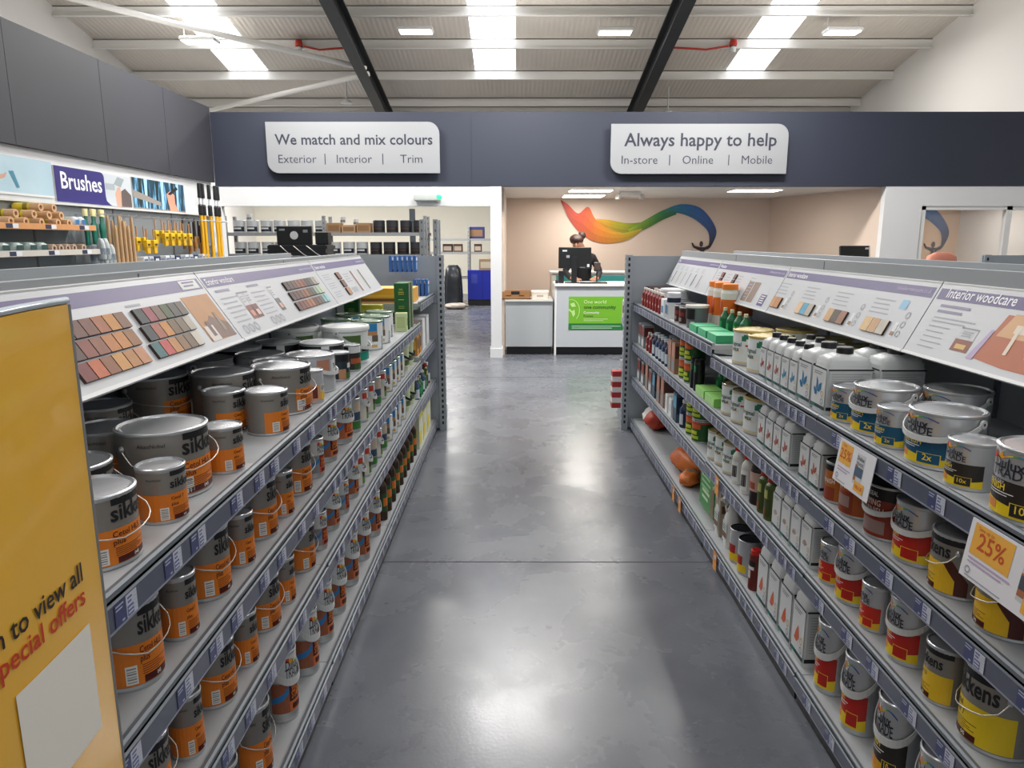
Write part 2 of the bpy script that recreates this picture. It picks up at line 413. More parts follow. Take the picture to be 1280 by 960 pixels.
def ring(g, mp, s, t, r, m):
    for j in range(10):
        a, b = 2*PI*j/10, 2*PI*(j+1)/10
        g.patch([(s+r*math.cos(a), t+r*math.sin(a)), (s+r*math.cos(b), t+r*math.sin(b)), (s+r*.72*math.cos(b), t+r*.72*math.sin(b)), (s+r*.72*math.cos(a), t+r*.72*math.sin(a))], mp, m, .0016)
def jerrycan(wx, wy, H, motif, col, cap='#17181a', capped=True, name='lacquer_can', sloped=False):
    """flat faced plastic can: front face (label) at +x, faces +-y are the narrow sides"""
    g = G()
    if sloped:
        g.loft([(0, wx*.97, wy*.97), (.006, wx, wy), (H*.72, wx, wy), (H*.79, wx*.97, wy*.95), (H*.9, wx*.82, wy*.72), (H*.96, wx*.66, wy*.5), (H*.98, wx*.5, wy*.34)], CLEARW, 24, True, 7)
        g.tube([(0, wy*.2, H*.9), (0, wy*.5, H*.98), (0, wy*.78, H*.93), (0, wy*.86, H*.78)], .013, CLEARW, 8)
        ch, cr, cy = H*.98, wx*.3, -wy*.35
    else:
        g.loft([(0, wx*.96, wy*.96), (.006, wx, wy), (H*.69, wx, wy), (H*.72, wx*.96, wy*.96), (H*.755, wx*.98, wy*.98), (H*.79, wx*.88, wy*.9), (H*.815, wx*.9, wy*.9), (H*.86, wx*.62, wy*.6), (H*.88, wx*.5, wy*.42)], CLEARW, 24, True, 6)
        ch, cr, cy = H*.87, min(wx, wy)*.46, 0.
    F = flat((wx, 0, 0), (0, 1, 0), (0, 0, 1)); S1 = flat((0, -wy, 0), (1, 0, 0), (0, 0, 1)); S2 = flat((0, wy, 0), (-1, 0, 0), (0, 0, 1))
    lt = H*(.66 if not sloped else .7); w = wy*.9
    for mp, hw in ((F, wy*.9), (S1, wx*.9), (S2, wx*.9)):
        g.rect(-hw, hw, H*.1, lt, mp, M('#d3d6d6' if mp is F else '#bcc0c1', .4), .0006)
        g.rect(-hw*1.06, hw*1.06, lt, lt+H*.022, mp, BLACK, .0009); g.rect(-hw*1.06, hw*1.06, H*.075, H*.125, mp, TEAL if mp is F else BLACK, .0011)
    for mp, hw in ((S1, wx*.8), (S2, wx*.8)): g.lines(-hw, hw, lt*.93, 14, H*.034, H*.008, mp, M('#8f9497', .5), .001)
    g.rect(-w*.9, -w*.3, H*.08, H*.12, F, TEALB, .0016)
    g.lines(-w*.75, w*.5, lt*.93, 2, H*.03, H*.014, F, GREY, .0012)
    mm = M(col, .45)
    (butterfly if motif == 'b' else leaf if motif == 'l' else fan)(g, F, -w*.15, H*.31, min(w, .07)*.8, mm)
    ring(g, F, w*.62, H*.30, w*.2, M('#c9a64a')); ring(g, F, w*.62, H*.19, w*.2, GREY)
    ex = []
    if capped:
        c = G(); c.lathe([(cr, ch), (cr, ch+H*.09), (cr*.9, ch+H*.105), (.0001, ch+H*.105)], M(cap, .4), 16, c=(0, cy)); ex = [('cap', c)]
    return assemble(name, g, None, None, ex)

def bottle(R, H, body, cap, bands=(), neck=.35, shoulder=.68, words=(), name='product_bottle', capr=None):
    g = G(); b = M(body, .35); mp = cyl(R*.99); capr = capr or R*neck*1.25
    g.lathe([(R*.94, 0), (R*.99, .004), (R*.99, H*shoulder), (R*.9, H*(shoulder+.06)), (R*neck, H*.86), (R*neck, H*.9)], b, 20, cap0=True)
    for i, (a0, a1, z0, z1, c) in enumerate(bands): g.rect(R*D2(a0), R*D2(a1), H*z0, H*z1, mp, M(c, .45), .0006+.0003*i, .012)
    for st, sz, a, z, c, rot in words: g.text(st, sz, R*D2(a), H*z, mp, M(c, .45), .002, 'C', .01, 1., rot)
    c = G(); c.lathe([(capr, H*.88), (capr, H*.985), (capr*.85, H), (.0001, H)], M(cap, .4), 16)
    return assemble(name, g, None, None, [('cap', c)])

def carton(wx, wy, H, side, bands=(), words=(), name='carton', top=None):
    """box: front face +x, near face -y (bands: face, s0,s1,t0,t1 fractions -1..1 / 0..1)"""
    g = G(); g.box((-wx, -wy, 0), (wx, wy, H), M(side, .5), None, .002)
    if top: g.rect(-wx*.97, wx*.97, -wy*.97, wy*.97, flat((0, 0, H), (1, 0, 0), (0, 1, 0)), M(top, .5), .0006)
    mps = {'f': (flat((wx, 0, 0), (0, 1, 0), (0, 0, 1)), wy), 'n': (flat((0, -wy, 0), (1, 0, 0), (0, 0, 1)), wx), 'o': (flat((0, wy, 0), (-1, 0, 0), (0, 0, 1)), wx)}
    for i, (f, a0, a1, b0, b1, c) in enumerate(bands):
        for q in ('no' if f == 'n' else f):
            mp, w = mps[q]; g.rect(a0*w, a1*w, b0*H, b1*H, mp, M(c, .5), .0006+.0002*i)
    for f, st, sz, a, b, c in words:
        for q in ('no' if f == 'n' else f):
            mp, w = mps[q]; g.text(st, sz, a*w, b*H, mp, M(c, .5), .002, 'C', .01)
    r = g.obj(name); return r

def spray_bottle():
    g = G(); W = M('#dfe0dc', .35)
    g.loft([(0, .034, .045), (.006, .036, .047), (.15, .036, .047), (.19, .026, .03), (.225, .014, .014), (.235, .014, .014)], W, 18, True, 3)
    F = flat((.036, 0, 0), (0, 1, 0), (0, 0, 1)); g.rect(-.034, .034, .03, .14, F, M('#cfd8d6', .4), .0012); g.rect(-.03, .03, .05, .08, F, M('#7a4a30'), .0018); g.lines(-.024, .024, .12, 3, .012, .004, F, INK, .002)
    h = G(); h.box((-.014, -.016, .235), (.05, .016, .27), W, None, .005); h.box((.05, -.008, .248), (.062, .008, .262), W)
    h.tube([(.028, 0, .236), (.036, 0, .215), (.03, 0, .19)], .006, W, 6)
    return assemble('spray_bottle', g, None, None, [('trigger_head', h)])

def bag(wx, wy, H, m1, m2, name, seed=1, split=.5, axis=0):
    rnd = random.Random(seed); g = G(); n = 18; secs = []
    prof = [(0, .8), (.05, .95), (.25, 1.), (.5, .98), (.75, .86), (.92, .6), (1., .35)]
    vs = []
    for t, k in prof:
        for j in range(n):
            a = 2*PI*j/n; e = .62; ct, st = math.cos(a), math.sin(a); q = 1+rnd.uniform(-.07, .07)
            vs.append((wx*k*q*math.copysign(abs(ct)**e, ct), wy*(k*.5+.5)*q*math.copysign(abs(st)**e, st), H*t*(1+rnd.uniform(-.04, .04)*(t > .3))))
    f1 = []; f2 = []
    for i in range(len(prof)-1):
        for j in range(n):
            f = (i*n+j, i*n+(j+1) % n, (i+1)*n+(j+1) % n, (i+1)*n+j); c = sum(vs[q][1] for q in f)/4
            (f1 if c < wy*(2*split-1) else f2).append(f)
    g.add(vs, f1, m1, True); g.add(vs, f2, m2, True); g.add(vs[-n:], [tuple(range(n))], m2)
    g.add(vs[:n], [tuple(range(n-1, -1, -1))], m1)
    return g

def pillow(wx, wy, h, m1, m2, seed=1, split=.5):
    rnd = random.Random(seed); g = G(); n, k = 20, 12; vs = []
    for i in range(k+1):
        p = PI*i/k; y = -wy*math.cos(p); r = math.sin(p)**.55 if 0 < i < k else .12
        for j in range(n):
            a = 2*PI*j/n; q = 1+.09*math.sin(5*a+3*p+seed)+.06*math.sin(9*p+2*a)+rnd.uniform(-.05, .05)
            x = wx*r*q*math.cos(a); z = h*.5*r*q*math.sin(a)*(1.0 if math.sin(a) > 0 else .9)
            vs.append((x, y*(1+rnd.uniform(-.04, .04)), max(0, h*.45+z)))
    f1, f2 = [], []
    for i in range(k):
        for j in range(n): (f1 if i < k*split else f2).append((i*n+j, i*n+(j+1) % n, (i+1)*n+(j+1) % n, (i+1)*n+j))
    g.add(vs, f1, m1, True); g.add(vs, f2, m2, True); g.add(vs[:n], [tuple(range(n-1, -1, -1))], m1); g.add(vs[-n:], [tuple(range(n))], m2)
    return g
K = {}   # kind -> (Proto, half x, half y, height, description, category, plural)
def reg(key, root, hx, hy, h, desc, cat, plural): K[key] = (Proto(root), hx, hy, h, desc, cat, plural)

SB = '#b9bcbf'
reg('sk5', woodstain_tin(.108, .175, 'Cetol HLS', 'plus', -48, True), .109, .109, .175, 'wide grey tin with orange panel', 'paint tin', 'wide woodstain tins')
reg('sk25', woodstain_tin(.085, .15, 'Cetol HLS', 'plus', -112, True), .088, .088, .15, 'large grey-orange tin with wire handle', 'paint tin', 'large woodstain tins')
reg('sk1', woodstain_tin(.053, .13, 'Cetol 7', 'plus', -140, False), .054, .054, .13, 'small grey-orange woodstain tin', 'paint tin', 'small woodstain tins')
reg('sy25', woodstain_tin(.098, .165, 'Cetol', 'Filter 7', -62, True, M('#e2c31c', .42)), .1, .1, .165, 'large grey-yellow tin with wire handle', 'paint tin', 'grey and yellow tins')
reg('sy1', woodstain_tin(.075, .15, 'Cetol TSI', 'Satin', -62, False, M('#e6bd24', .42)), .077, .077, .15, 'medium grey-yellow woodstain tin', 'paint tin', 'medium grey-yellow tins')
reg('sk2', woodstain_tin(.068, .145, 'Cetol 7', 'plus', -85, False), .069, .069, .145, 'medium grey-orange woodstain tin', 'paint tin', 'medium woodstain tins')
reg('syc', woodstain_tin(.09, .16, 'TSI', 'Satin', -62, True, M('#e6b824', .42), chev=True), .093, .093, .16, 'grey-yellow tin with brown chevron', 'paint tin', 'chevron label tins')
reg('db25', trade_tin(.098, .16, '#0b5070', '#e8c918', 'VARNISH', True), .102, .102, .16, 'large silver-blue tin with white handle', 'paint tin', 'blue varnish tins')
reg('db1', trade_tin(.058, .125, '#0b5070', '#e8c918', 'VARNISH', False), .06, .06, .125, 'small silver-blue varnish tin', 'paint tin', 'blue varnish tins')
reg('dk25', trade_tin(.098, .17, '#2a2522', '#e8c918', 'FINISH', False, '10x'), .1, .1, .17, 'large silver-black-yellow varnish tin', 'paint tin', 'black label varnish tins')
reg('dk25h', trade_tin(.098, .165, '#2a2522', '#e0a020', 'FINISH', True, '10x'), .102, .102, .165, 'white-handled silver-black varnish tin', 'paint tin', 'black label varnish tins')
reg('dk1', trade_tin(.06, .125, '#2a2522', '#e8c918', 'FINISH', False, '10x'), .062, .062, .125, 'small silver-black-yellow varnish tin', 'paint tin', 'black label varnish tins')
reg('dr25', trade_tin(.092, .165, '#b62217', '#e8c918', 'FINISH', True, ' ', '#b62217'), .096, .096, .165, 'large silver-red tin with white handle', 'paint tin', 'red label varnish tins')
reg('dr1', trade_tin(.058, .125, '#c22a18', '#e8b818', 'FINISH', False, ' ', '#c22a18'), .06, .06, .125, 'small silver-red-yellow varnish tin', 'paint tin', 'red label varnish tins')
reg('wd5', timber_tin(.098, .17, True, '#b9663f', '#9a3a22'), .1, .1, .17, 'wide silver timber-photo tin', 'paint tin', 'timber finish tins')
reg('wd25', timber_tin(.08, .16, True), .083, .083, .16, 'white-handled silver and brown woodstain tin', 'paint tin', 'timber finish tins')
reg('wd1', timber_tin(.052, .13, False, '#8a8f92', '#7a2418', '#c8502a'), .054, .054, .13, 'small silver and red-brown woodstain tin', 'paint tin', 'timber finish tins')
reg('ph1', print_tin(.052, .13, SB, [(-90, -35, .1, .55, '#d9a07c'), (-70, -48, .16, .5, '#6a3020'), (-35, 40, .1, .34, '#e8b52a'), (-35, 20, .34, .56, '#c9c6b8')], LIDM, [('OIL', .022, -10, .4, '#333333', False)]), .054, .054, .13, 'small silver tin with photograph label', 'paint tin', 'photo label tins')
reg('ph25', print_tin(.09, .16, SB, [(-100, 45, .08, .5, '#e0b030'), (-60, -40, .08, .5, '#c98a22'), (-35, 5, .2, .46, '#e9d9a0')], LIDM, [], True, None), .094, .094, .16, 'silver-yellow tin with white handle', 'paint tin', 'photo label tins')
reg('si5', print_tin(.102, .16, SB, [(-60, -25, .55, .88, '#b9826a'), (-20, 40, .45, .85, '#d7d9da')], LIDM, [('Trade', .03, 8, .62, '#1d2230', False)], True), .106, .106, .16, 'wide plain silver tin with white handle', 'paint tin', 'silver tins')
reg('nv5', print_tin(.104, .16, '#d9dcdd', [(-175, -70, .62, .93, '#14161b'), (-50, 60, .62, .93, '#14161b'), (-50, 50, .15, .6, '#243440')], LIDP), .106, .106, .16, 'white-lidded tin with black band', 'paint tin', 'black band tins')
reg('nv1', print_tin(.05, .13, '#24323c', [(-90, 60, .68, .94, '#101216'), (-80, -40, .08, .42, '#c08a66'), (-38, 30, .08, .3, '#3f6b2a'), (-30, 20, .45, .62, '#d6d4cc')], LIDP), .052, .052, .13, 'small navy tin with garden photo', 'paint tin', 'navy tins')
reg('nvb1', print_tin(.05, .13, '#2f2a28', [(-90, 60, .7, .94, '#dfe2e2'), (-80, 10, .3, .5, '#b45a34'), (-60, 20, .08, .28, '#2f5a2a')], LIDM), .052, .052, .13, 'small brown tin with white top band', 'paint tin', 'brown tins')
reg('tub', tub(.122, .195, '#e2e7e4', [(-85, 45, .1, .32, '#0d8f78'), (-75, -30, .45, .78, '#4f6b35'), (-28, 40, .34, .44, '#20323a')], '#f0f2f1', [], WPLAST), .128, .128, .195, 'big white plastic tub with teal label', 'paint tub', 'white plastic tubs')
OSB = [(-150, 75, .06, .93, '#eaeeee'), (-85, -38, .66, .92, '#2f86bd'), (-85, -38, .52, .66, '#b98a5e'), (-60, -36, .3, .52, '#6b5a50'), (-85, -40, .1, .2, '#d4b26a')]
reg('os25', print_tin(.092, .17, '#e6eaea', OSB, M('#b5c7b4', .2, .7), [('Osmo', .034, -6, .22, '#2c3c46', True), ('OIL', .022, 22, .25, '#2c3c46', True), ('Osmo', .034, -112, .4, '#2c3c46', False)], rim='#7f9a7c'), .096, .096, .17, 'white tin with sky picture', 'paint tin', 'white sky-picture tins')
reg('os1', print_tin(.055, .14, '#e6eaea', OSB, M('#b5c7b4', .2, .7), [('Osmo', .026, -2, .2, '#2c3c46', True), ('OIL', .018, 30, .22, '#2c3c46', True)]), .057, .057, .14, 'small white tin with sky picture', 'paint tin', 'white sky-picture tins')
reg('gl', print_tin(.05, .14, SB, [(-90, 40, .1, .34, '#3f7d3a'), (-80, 10, .36, .6, '#3a4c66'), (-60, 20, .62, .9, '#c9b7a4')], LIDM), .052, .052, .14, 'slim silver tin with green label', 'paint tin', 'green label tins')
reg('wl', print_tin(.056, .15, '#d8dbdc', [(-90, -30, .1, .55, '#e4dfd0'), (-30, 40, .3, .58, '#3a2c24'), (-30, 40, .1, .3, '#5d8a3c'), (-60, -20, .72, .9, '#c64632')], LIDM, [('TRADE', .018, 0, .64, '#1d2230', False)], True), .06, .06, .15, 'pale tin with white handle', 'paint tin', 'pale handled tins')
reg('pt', tub(.1, .18, '#cfdcb2', [(-100, 40, .15, .45, '#e0e6c8'), (-50, -10, .2, .4, '#4d6b34'), (-10, 30, .2, .5, '#8a9a70')], '#e3e8d4', [], BLKPL), .104, .104, .18, 'pale green tub with black handle', 'paint tub', 'pale green tubs')
reg('brb', bottle(.036, .26, '#3f2a1c', '#c8671c', [(-90, 60, .2, .6, '#2f5a2c'), (-70, 20, .32, .5, '#d87a2a')], .4, .7), .037, .037, .26, 'brown and green bottle', 'bottle', 'brown bottles')
reg('vb25', print_tin(.092, .155, '#8a2d18', [(-80, -20, .08, .62, '#7c2414'), (-70, 30, .12, .36, '#8d7470'), (-180, 180, .74, .95, '#141210'), (60, 150, .08, .73, '#b4621c'), (-78, -60, .1, .2, '#2f9a3c')], DARKLID, [('RONSEAL', .018, -14, .8, '#e8e4dc', False), ('DRYING', .024, -10, .63, '#ece8e0', False), ('VARNISH', .026, -8, .48, '#ece8e0', False)], True), .096, .096, .155, 'red-brown varnish tin with white handle', 'paint tin', 'red-brown tins')
reg('vb2', print_tin(.088, .15, '#a65018', [(-80, 20, .08, .5, '#8a3a20'), (-60, 10, .2, .42, '#9a7f78'), (-180, 180, .78, .95, '#141210'), (-78, -58, .1, .2, '#2f9a3c')], DARKLID, [('FINISH', .028, -6, .56, '#ece8e0', False)]), .09, .09, .15, 'orange-brown varnish tin without handle', 'paint tin', 'red-brown tins')
reg('vb1', print_tin(.055, .13, '#b0661e', [(-80, 30, .08, .4, '#93402a'), (-180, 180, .8, .95, '#141210')], DARKLID, [('FINISH', .02, 0, .5, '#ece8e0', False)]), .057, .057, .13, 'small orange-brown varnish tin', 'paint tin', 'red-brown tins')
WXB = [(-85, 62, .1, .92, '#e2e8e6'), (-40, 14, .34, .46, '#e9e2d4'), (36, 62, .48, .72, '#5a2a20'), (20, 60, .55, .6, '#c63a34'), (34, 58, .12, .26, '#a58a68'), (-60, 60, .06, .12, '#d8c9a0'), (8, 22, .70, .84, '#2f7a5a'), (14, 28, .76, .88, '#2f7a5a')]
WXW = [('Original', .03, -20, .55, '#2a4a40', False), ('wax', .034, -16, .4, '#2a4a40', False)]
reg('wx25', print_tin(.098, .18, '#d9cba2', WXB, M('#d8c48a', .25, .6), WXW, rim='#d9c27a'), .102, .102, .18, 'wide cream hardwax tin with gold rim', 'paint tin', 'cream wax tins')
reg('wx1', print_tin(.075, .17, '#d9cba2', WXB, M('#d8c48a', .25, .6), WXW), .077, .077, .17, 'cream hardwax tin with red tab', 'paint tin', 'cream wax tins')
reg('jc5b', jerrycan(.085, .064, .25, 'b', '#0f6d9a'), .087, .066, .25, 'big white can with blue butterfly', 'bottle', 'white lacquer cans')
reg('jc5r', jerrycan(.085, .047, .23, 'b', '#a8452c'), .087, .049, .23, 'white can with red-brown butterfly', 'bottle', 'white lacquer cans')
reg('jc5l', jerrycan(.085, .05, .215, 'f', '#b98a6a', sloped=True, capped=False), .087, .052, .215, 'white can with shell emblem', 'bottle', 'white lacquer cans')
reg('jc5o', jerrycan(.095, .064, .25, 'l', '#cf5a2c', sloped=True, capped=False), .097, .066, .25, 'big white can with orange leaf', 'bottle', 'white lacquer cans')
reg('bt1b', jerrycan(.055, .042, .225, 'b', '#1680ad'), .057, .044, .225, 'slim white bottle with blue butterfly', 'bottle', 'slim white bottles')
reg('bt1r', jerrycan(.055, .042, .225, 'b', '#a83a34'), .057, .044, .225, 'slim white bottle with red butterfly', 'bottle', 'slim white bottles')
reg('ort', bottle(.055, .3, '#e2dfd6', '#ee8430', [(-180, 180, .3, .68, '#dd6a1c'), (-50, 30, .36, .64, '#b8461a'), (30, 60, .05, .3, '#c9c6bc')], .8, .8, name='filler_tube', capr=.048), .057, .057, .3, 'white and orange capped tube', 'tube', 'orange filler tubes')
reg('rbt', bottle(.03, .16, '#7e211f', '#e6e2da', [(-70, 40, .15, .6, '#9c302a'), (-60, 20, .3, .42, '#ece6e0')], .4, .66), .031, .031, .16, 'small red bottle with white cap', 'bottle', 'small red bottles')
reg('nav', bottle(.042, .19, '#1c2a4a', '#d9dfe6', [(-80, 50, .12, .5, '#c9d2da'), (-60, 30, .55, .7, '#3a5a8a')], .5, .62), .043, .043, .19, 'navy bottle with pale cap', 'bottle', 'navy bottles')
reg('aer', bottle(.033, .2, '#17181a', '#101112', [(-80, 40, .6, .8, '#1f7a4a')], .7, .84, name='aerosol_can'), .034, .034, .2, 'slim black can with green band', 'can', 'black slim cans')
reg('grb', bottle(.032, .16, '#17623a', '#d8d2b4', [(-80, 40, .2, .5, '#2f9a5a')], .3, .6), .033, .033, .16, 'green bottle with white tip', 'bottle', 'green bottles')
reg('rcb', bottle(.036, .2, '#dcdad2', '#c8261e', [(-80, 60, .1, .6, '#e9ecea'), (0, 50, .2, .5, '#3a2a22'), (-60, -10, .1, .3, '#4aa0d0')], .5, .68, capr=.026), .037, .037, .2, 'cream bottle with red cap', 'bottle', 'red capped bottles')
reg('dkb', bottle(.045, .22, '#2a1f1c', '#141212', [(-90, 70, .3, .72, '#c9a898'), (-60, 40, .35, .5, '#a8503a')], .45, .75), .046, .046, .22, 'dark bottle with pink label', 'bottle', 'dark bottles')
reg('olv', bottle(.038, .2, '#4a5a22', '#a82a1c', [(-90, 60, .1, .5, '#3d4a1e'), (-50, 30, .5, .7, '#b0b06a'), (-60, 20, .1, .25, '#8a4a22')], .6, .74), .039, .039, .2, 'olive green bottle with red cap', 'bottle', 'olive bottles')
reg('brc', bottle(.032, .2, '#6b2418', '#d0241c', [(-90, 60, .62, .74, '#1a1a1c'), (-60, 20, .3, .5, '#d9d0c4'), (-80, 50, .52, .6, '#e6e0d8')], .8, .8, capr=.026), .033, .033, .2, 'tall red-brown bottle with red cap', 'bottle', 'red-brown bottles')
reg('spr', spray_bottle(), .062, .048, .27, 'white trigger spray bottle', 'spray bottle', 'white spray bottles')
GTB = [(-180, 180, .86, .96, '#c8502a'), (-80, 60, .62, .84, '#d4602c'), (-70, 40, .36, .52, '#c9d23a'), (-60, 50, .16, .3, '#b8cc34')]
reg('gtt', print_tin(.068, .14, '#1f5a28', GTB, DARKLID, [('Wood', .03, -6, .4, '#e0e25a', False), ('Filler', .028, -6, .2, '#e0e25a', False)]), .07, .07, .14, 'green tin with orange-yellow lettering', 'paint tin', 'green orange tins')
reg('brt', print_tin(.055, .12, '#3a211b', [(-80, 50, .5, .7, '#8c2f2a'), (-60, 30, .2, .4, '#a08a80')], DARKLID), .057, .057, .12, 'dark brown tin with red band', 'paint tin', 'dark brown tins')
reg('blt', tub(.075, .15, '#6c7276', [(-90, 60, .4, .84, '#161314'), (-30, 10, .5, .7, '#3a2622'), (40, 60, .05, .3, '#e4e4e0')], '#e9e7e0', [], None, 'filler_tub'), .08, .08, .15, 'grey filler tub with black label', 'tub', 'filler tubs')
reg('wbk', tub(.12, .18, '#e6eaea', [(-60, -20, .2, .5, '#c9383a'), (-20, 60, .1, .7, '#dfe6ea')], '#f1f3f3', [], None, 'filler_bucket'), .125, .125, .18, 'big white lidded bucket', 'bucket', 'white buckets')
reg('wnc', bottle(.05, .19, '#d6dadc', '#e2e6ea', [(-180, 180, .62, .8, '#1c2a44'), (-60, 30, .15, .5, '#8a9298')], .9, .82, name='filler_pot', capr=.05), .051, .051, .19, 'pale pot with navy band', 'pot', 'navy band pots')
reg('syt', print_tin(.07, .15, SB, [(-90, 60, .08, .3, '#e8c51e'), (-80, 40, .3, .55, '#a8281c')], DARKLID), .072, .072, .15, 'silver tin with red-yellow label', 'paint tin', 'red yellow tins')
def cart(key, wx, wy, H, side, bands, desc, plural, words=(), name='product_carton', cat='box', top=None):
    reg(key, carton(wx, wy, H, side, bands, words, name, top), wx, wy, H, desc, cat, plural)
cart('gbx', .05, .055, .33, '#0f5a22', [('n', -.4, .4, .80, .815, '#c9c24a'), ('n', -.4, .4, .76, .775, '#c9c24a'), ('n', -.4, .4, .64, .655, '#a8c24a'), ('n', -.4, .4, .5, .51, '#a8c24a'), ('n', -.4, .4, .46, .47, '#c9c24a'), ('f', -1, -.1, 0, 1, '#123f1c'), ('f', -.1, .5, 0, 1, '#9aa57a')], 'tall dark green carton', 'green cartons', [('n', 'OIL', .02, 0, .845, '#c9c24a')])
cart('pch', .04, .04, .13, '#cfd9a4', [('n', -.7, .7, .2, .8, '#b9c98a'), ('f', -.7, .7, .3, .7, '#7d9a5a')], 'pale green pouch', 'green pouches', name='refill_pouch', cat='pouch')
cart('ylp', .09, .03, .17, '#d4c93a', [('n', -.8, .3, .2, .8, '#e0dc6a')], 'yellow packet', 'yellow packets', name='product_packet')
cart('ybx', .3, .16, .11, '#dfa32a', [('n', -1, 1, .1, .3, '#6a4a2c'), ('n', -1, 1, .4, .55, '#e8b84a')], 'yellow and brown flat box', 'flat boxes', name='display_box', top='#eab84e')
cart('wcr', .14, .09, .25, '#d6dade', [('n', -.95, -.2, .1, .9, '#a58f7c'), ('n', -.8, -.4, .5, .8, '#d79a3c'), ('f', -.8, .8, .1, .9, '#e2e5e8')], 'tall white carton', 'white cartons')
cart('orp', .06, .05, .17, '#c98a34', [('n', -.8, .8, .3, .7, '#e2b25a'), ('f', -.8, .8, .3, .8, '#4a3a22')], 'orange-brown packet', 'packets', name='product_packet')
cart('ylc', .15, .12, .33, '#d9dac0', [('n', -.9, .9, .75, .95, '#d6cf3c'), ('n', -.7, .9, .3, .5, '#d8d25a'), ('f', -.9, .9, .7, .95, '#d6cf3c'), ('f', -.9, .2, .1, .4, '#e0d03a')], 'big pale yellow carton', 'pale cartons')
cart('crt', .045, .05, .22, '#a9816a', [('f', -.9, .9, .55, .95, '#c48a74'), ('f', -.9, .9, .1, .4, '#8a8d90'), ('n', -.9, .9, .5, .9, '#5a3a30')], 'brown and pink carton', 'brown cartons')
cart('crg', .045, .055, .2, '#8f9498', [('f', -.9, .9, .5, .92, '#8a3a30'), ('f', -.9, .9, .1, .4, '#cfd2d4'), ('n', -.9, .9, .5, .9, '#6a2a24')], 'grey and red carton', 'grey cartons')
cart('crb', .045, .05, .2, '#46596a', [('f', -.9, .9, .5, .92, '#5aa0c4'), ('n', -.9, .9, .3, .9, '#1c2c44')], 'blue-grey carton', 'blue cartons')
cart('whp', .05, .05, .13, '#e2e4e4', [('f', -.8, .8, .3, .7, '#cfd4d6')], 'white packet', 'white packets', name='product_packet')
cart('rbx', .09, .1, .16, '#3a1416', [('n', -.8, .8, .6, .85, '#8a2a26'), ('f', -.8, .8, .5, .8, '#7a2422')], 'dark red carton', 'red cartons')
cart('wbx', .045, .05, .13, '#e6eaee', [('n', -.7, .7, .2, .7, '#3a86b8'), ('n', -.3, .3, .3, .55, '#e6eaee'), ('f', -.7, .7, .2, .6, '#3a86b8')], 'white box with blue square', 'white boxes')
cart('gtr', .07, .095, .045, '#2f9a68', [('f', -.95, -.35, .1, .9, '#56c48e'), ('f', -.3, .3, .1, .9, '#56c48e'), ('f', .35, .95, .1, .9, '#56c48e')], 'mint green display tray', 'green trays', name='display_tray', cat='tray', top='#4dbb86')
cart('ltr', .06, .1, .05, '#7cc458', [('f', -.95, -.35, .1, .9, '#b0e090'), ('f', -.3, .3, .1, .9, '#b0e090'), ('f', .35, .95, .1, .9, '#b0e090')], 'light green display tray', 'green trays', name='display_tray', cat='tray', top='#9ad874')
cart('blp', .055, .012, .14, '#2f62a8', [('f', -.9, .9, .1, .9, '#4f86c4'), ('n', -.8, .8, .15, .6, '#8fb4d8'), ('n', -.8, .8, .7, .9, '#e4e8ee')], 'blue hanging packet', 'blue packets', name='hanging_packet', cat='packet')

# ---------------------------------------------------------------- the setting
YF = 10.79          # plane of the dark fascia and the white wall below it
XL = -4.4           # left shop wall
NAVY = M('#282d3c', .6); NAVYL = M('#2c2d34', .65); WALLW = M('#d6d7d8', .6); CREAM = M('#dcd8ca', .6); BEIGE = M('#c9b8aa', .6); PEACH = M('#d9b898', .6)
SHADOWGAP = M('#20242e', .6)
g = G(); g.box((-9, -5, -.1), (9, 25, 0), mat_floor()); struct('floor', g)
g = G()
for y in (3.72, 9.2): g.box((-4.3, y-.004, 0), (9, y+.004, .0008), M('#2e3034', .8))
g.box((.03-.003, 3.72, 0), (.03+.003, 3.721, .0006), M('#2e3034', .8)); struct('trim_1', g)
# left shop wall with its dark cladding above
g = G(); g.box((XL-.1, -4, 0), (XL, YF, 2.62), WALLW); struct('wall_left', g)
g = G(); g.box((XL-.1, -4, 2.565), (XL+.06, YF, 3.6), NAVYL)
for y in (5.05, 6.55, 8.0, 9.4): g.box((XL+.058, y-.004, 2.565), (XL+.062, y+.004, 3.6), SHADOWGAP)
struct('trim_2', g)
# back fascia
g = G(); g.box((XL+.062, YF, 2.512), (9, YF+.14, 3.535), NAVY)
for x in (-.62, 2.9): g.box((x-.004, YF-.002, 2.512), (x+.004, YF, 3.535), SHADOWGAP)
struct('trim_3', g)
# white wall under the fascia: header over the wide opening, jamb, column, right hand wall with window
g = G(); g.box((XL, YF+.005, 2.235), (-.302, YF+.13, 2.512), WALLW)
g.box((XL, YF+.005, 0), (-4.28, YF+.13, 2.235), WALLW)
g.box((-.35, YF+.001, 0), (-.19, YF+.28, 2.512), WALLW); g.box((-.365, YF-.014, 0), (-.175, YF+.29, .14), WALLW)
struct('wall_back', g)
g = G(); g.box((5.38, YF+.005, 0), (5.93, YF+.13, 2.512), WALLW); g.box((5.93, YF+.005, 2.235), (9, YF+.13, 2.512), WALLW)
g.box((5.93, YF+.005, 0), (9, YF+.13, 1.1), WALLW); g.box((8.6, YF+.005, 1.1), (9, YF+.13, 2.235), WALLW); struct('wall_right', g)
g = G(); FR = M('#dcdcda', .5)
for a, b in ((5.93, 6.0), (7.18, 7.26), (8.53, 8.6)): g.box((a, YF+.02, 1.1), (b, YF+.11, 2.235), FR)
g.box((5.93, YF+.02, 2.18), (8.6, YF+.11, 2.235), FR); g.box((5.93, YF+.02, 1.1), (8.6, YF+.11, 1.15), FR)
struct('window_1', g)
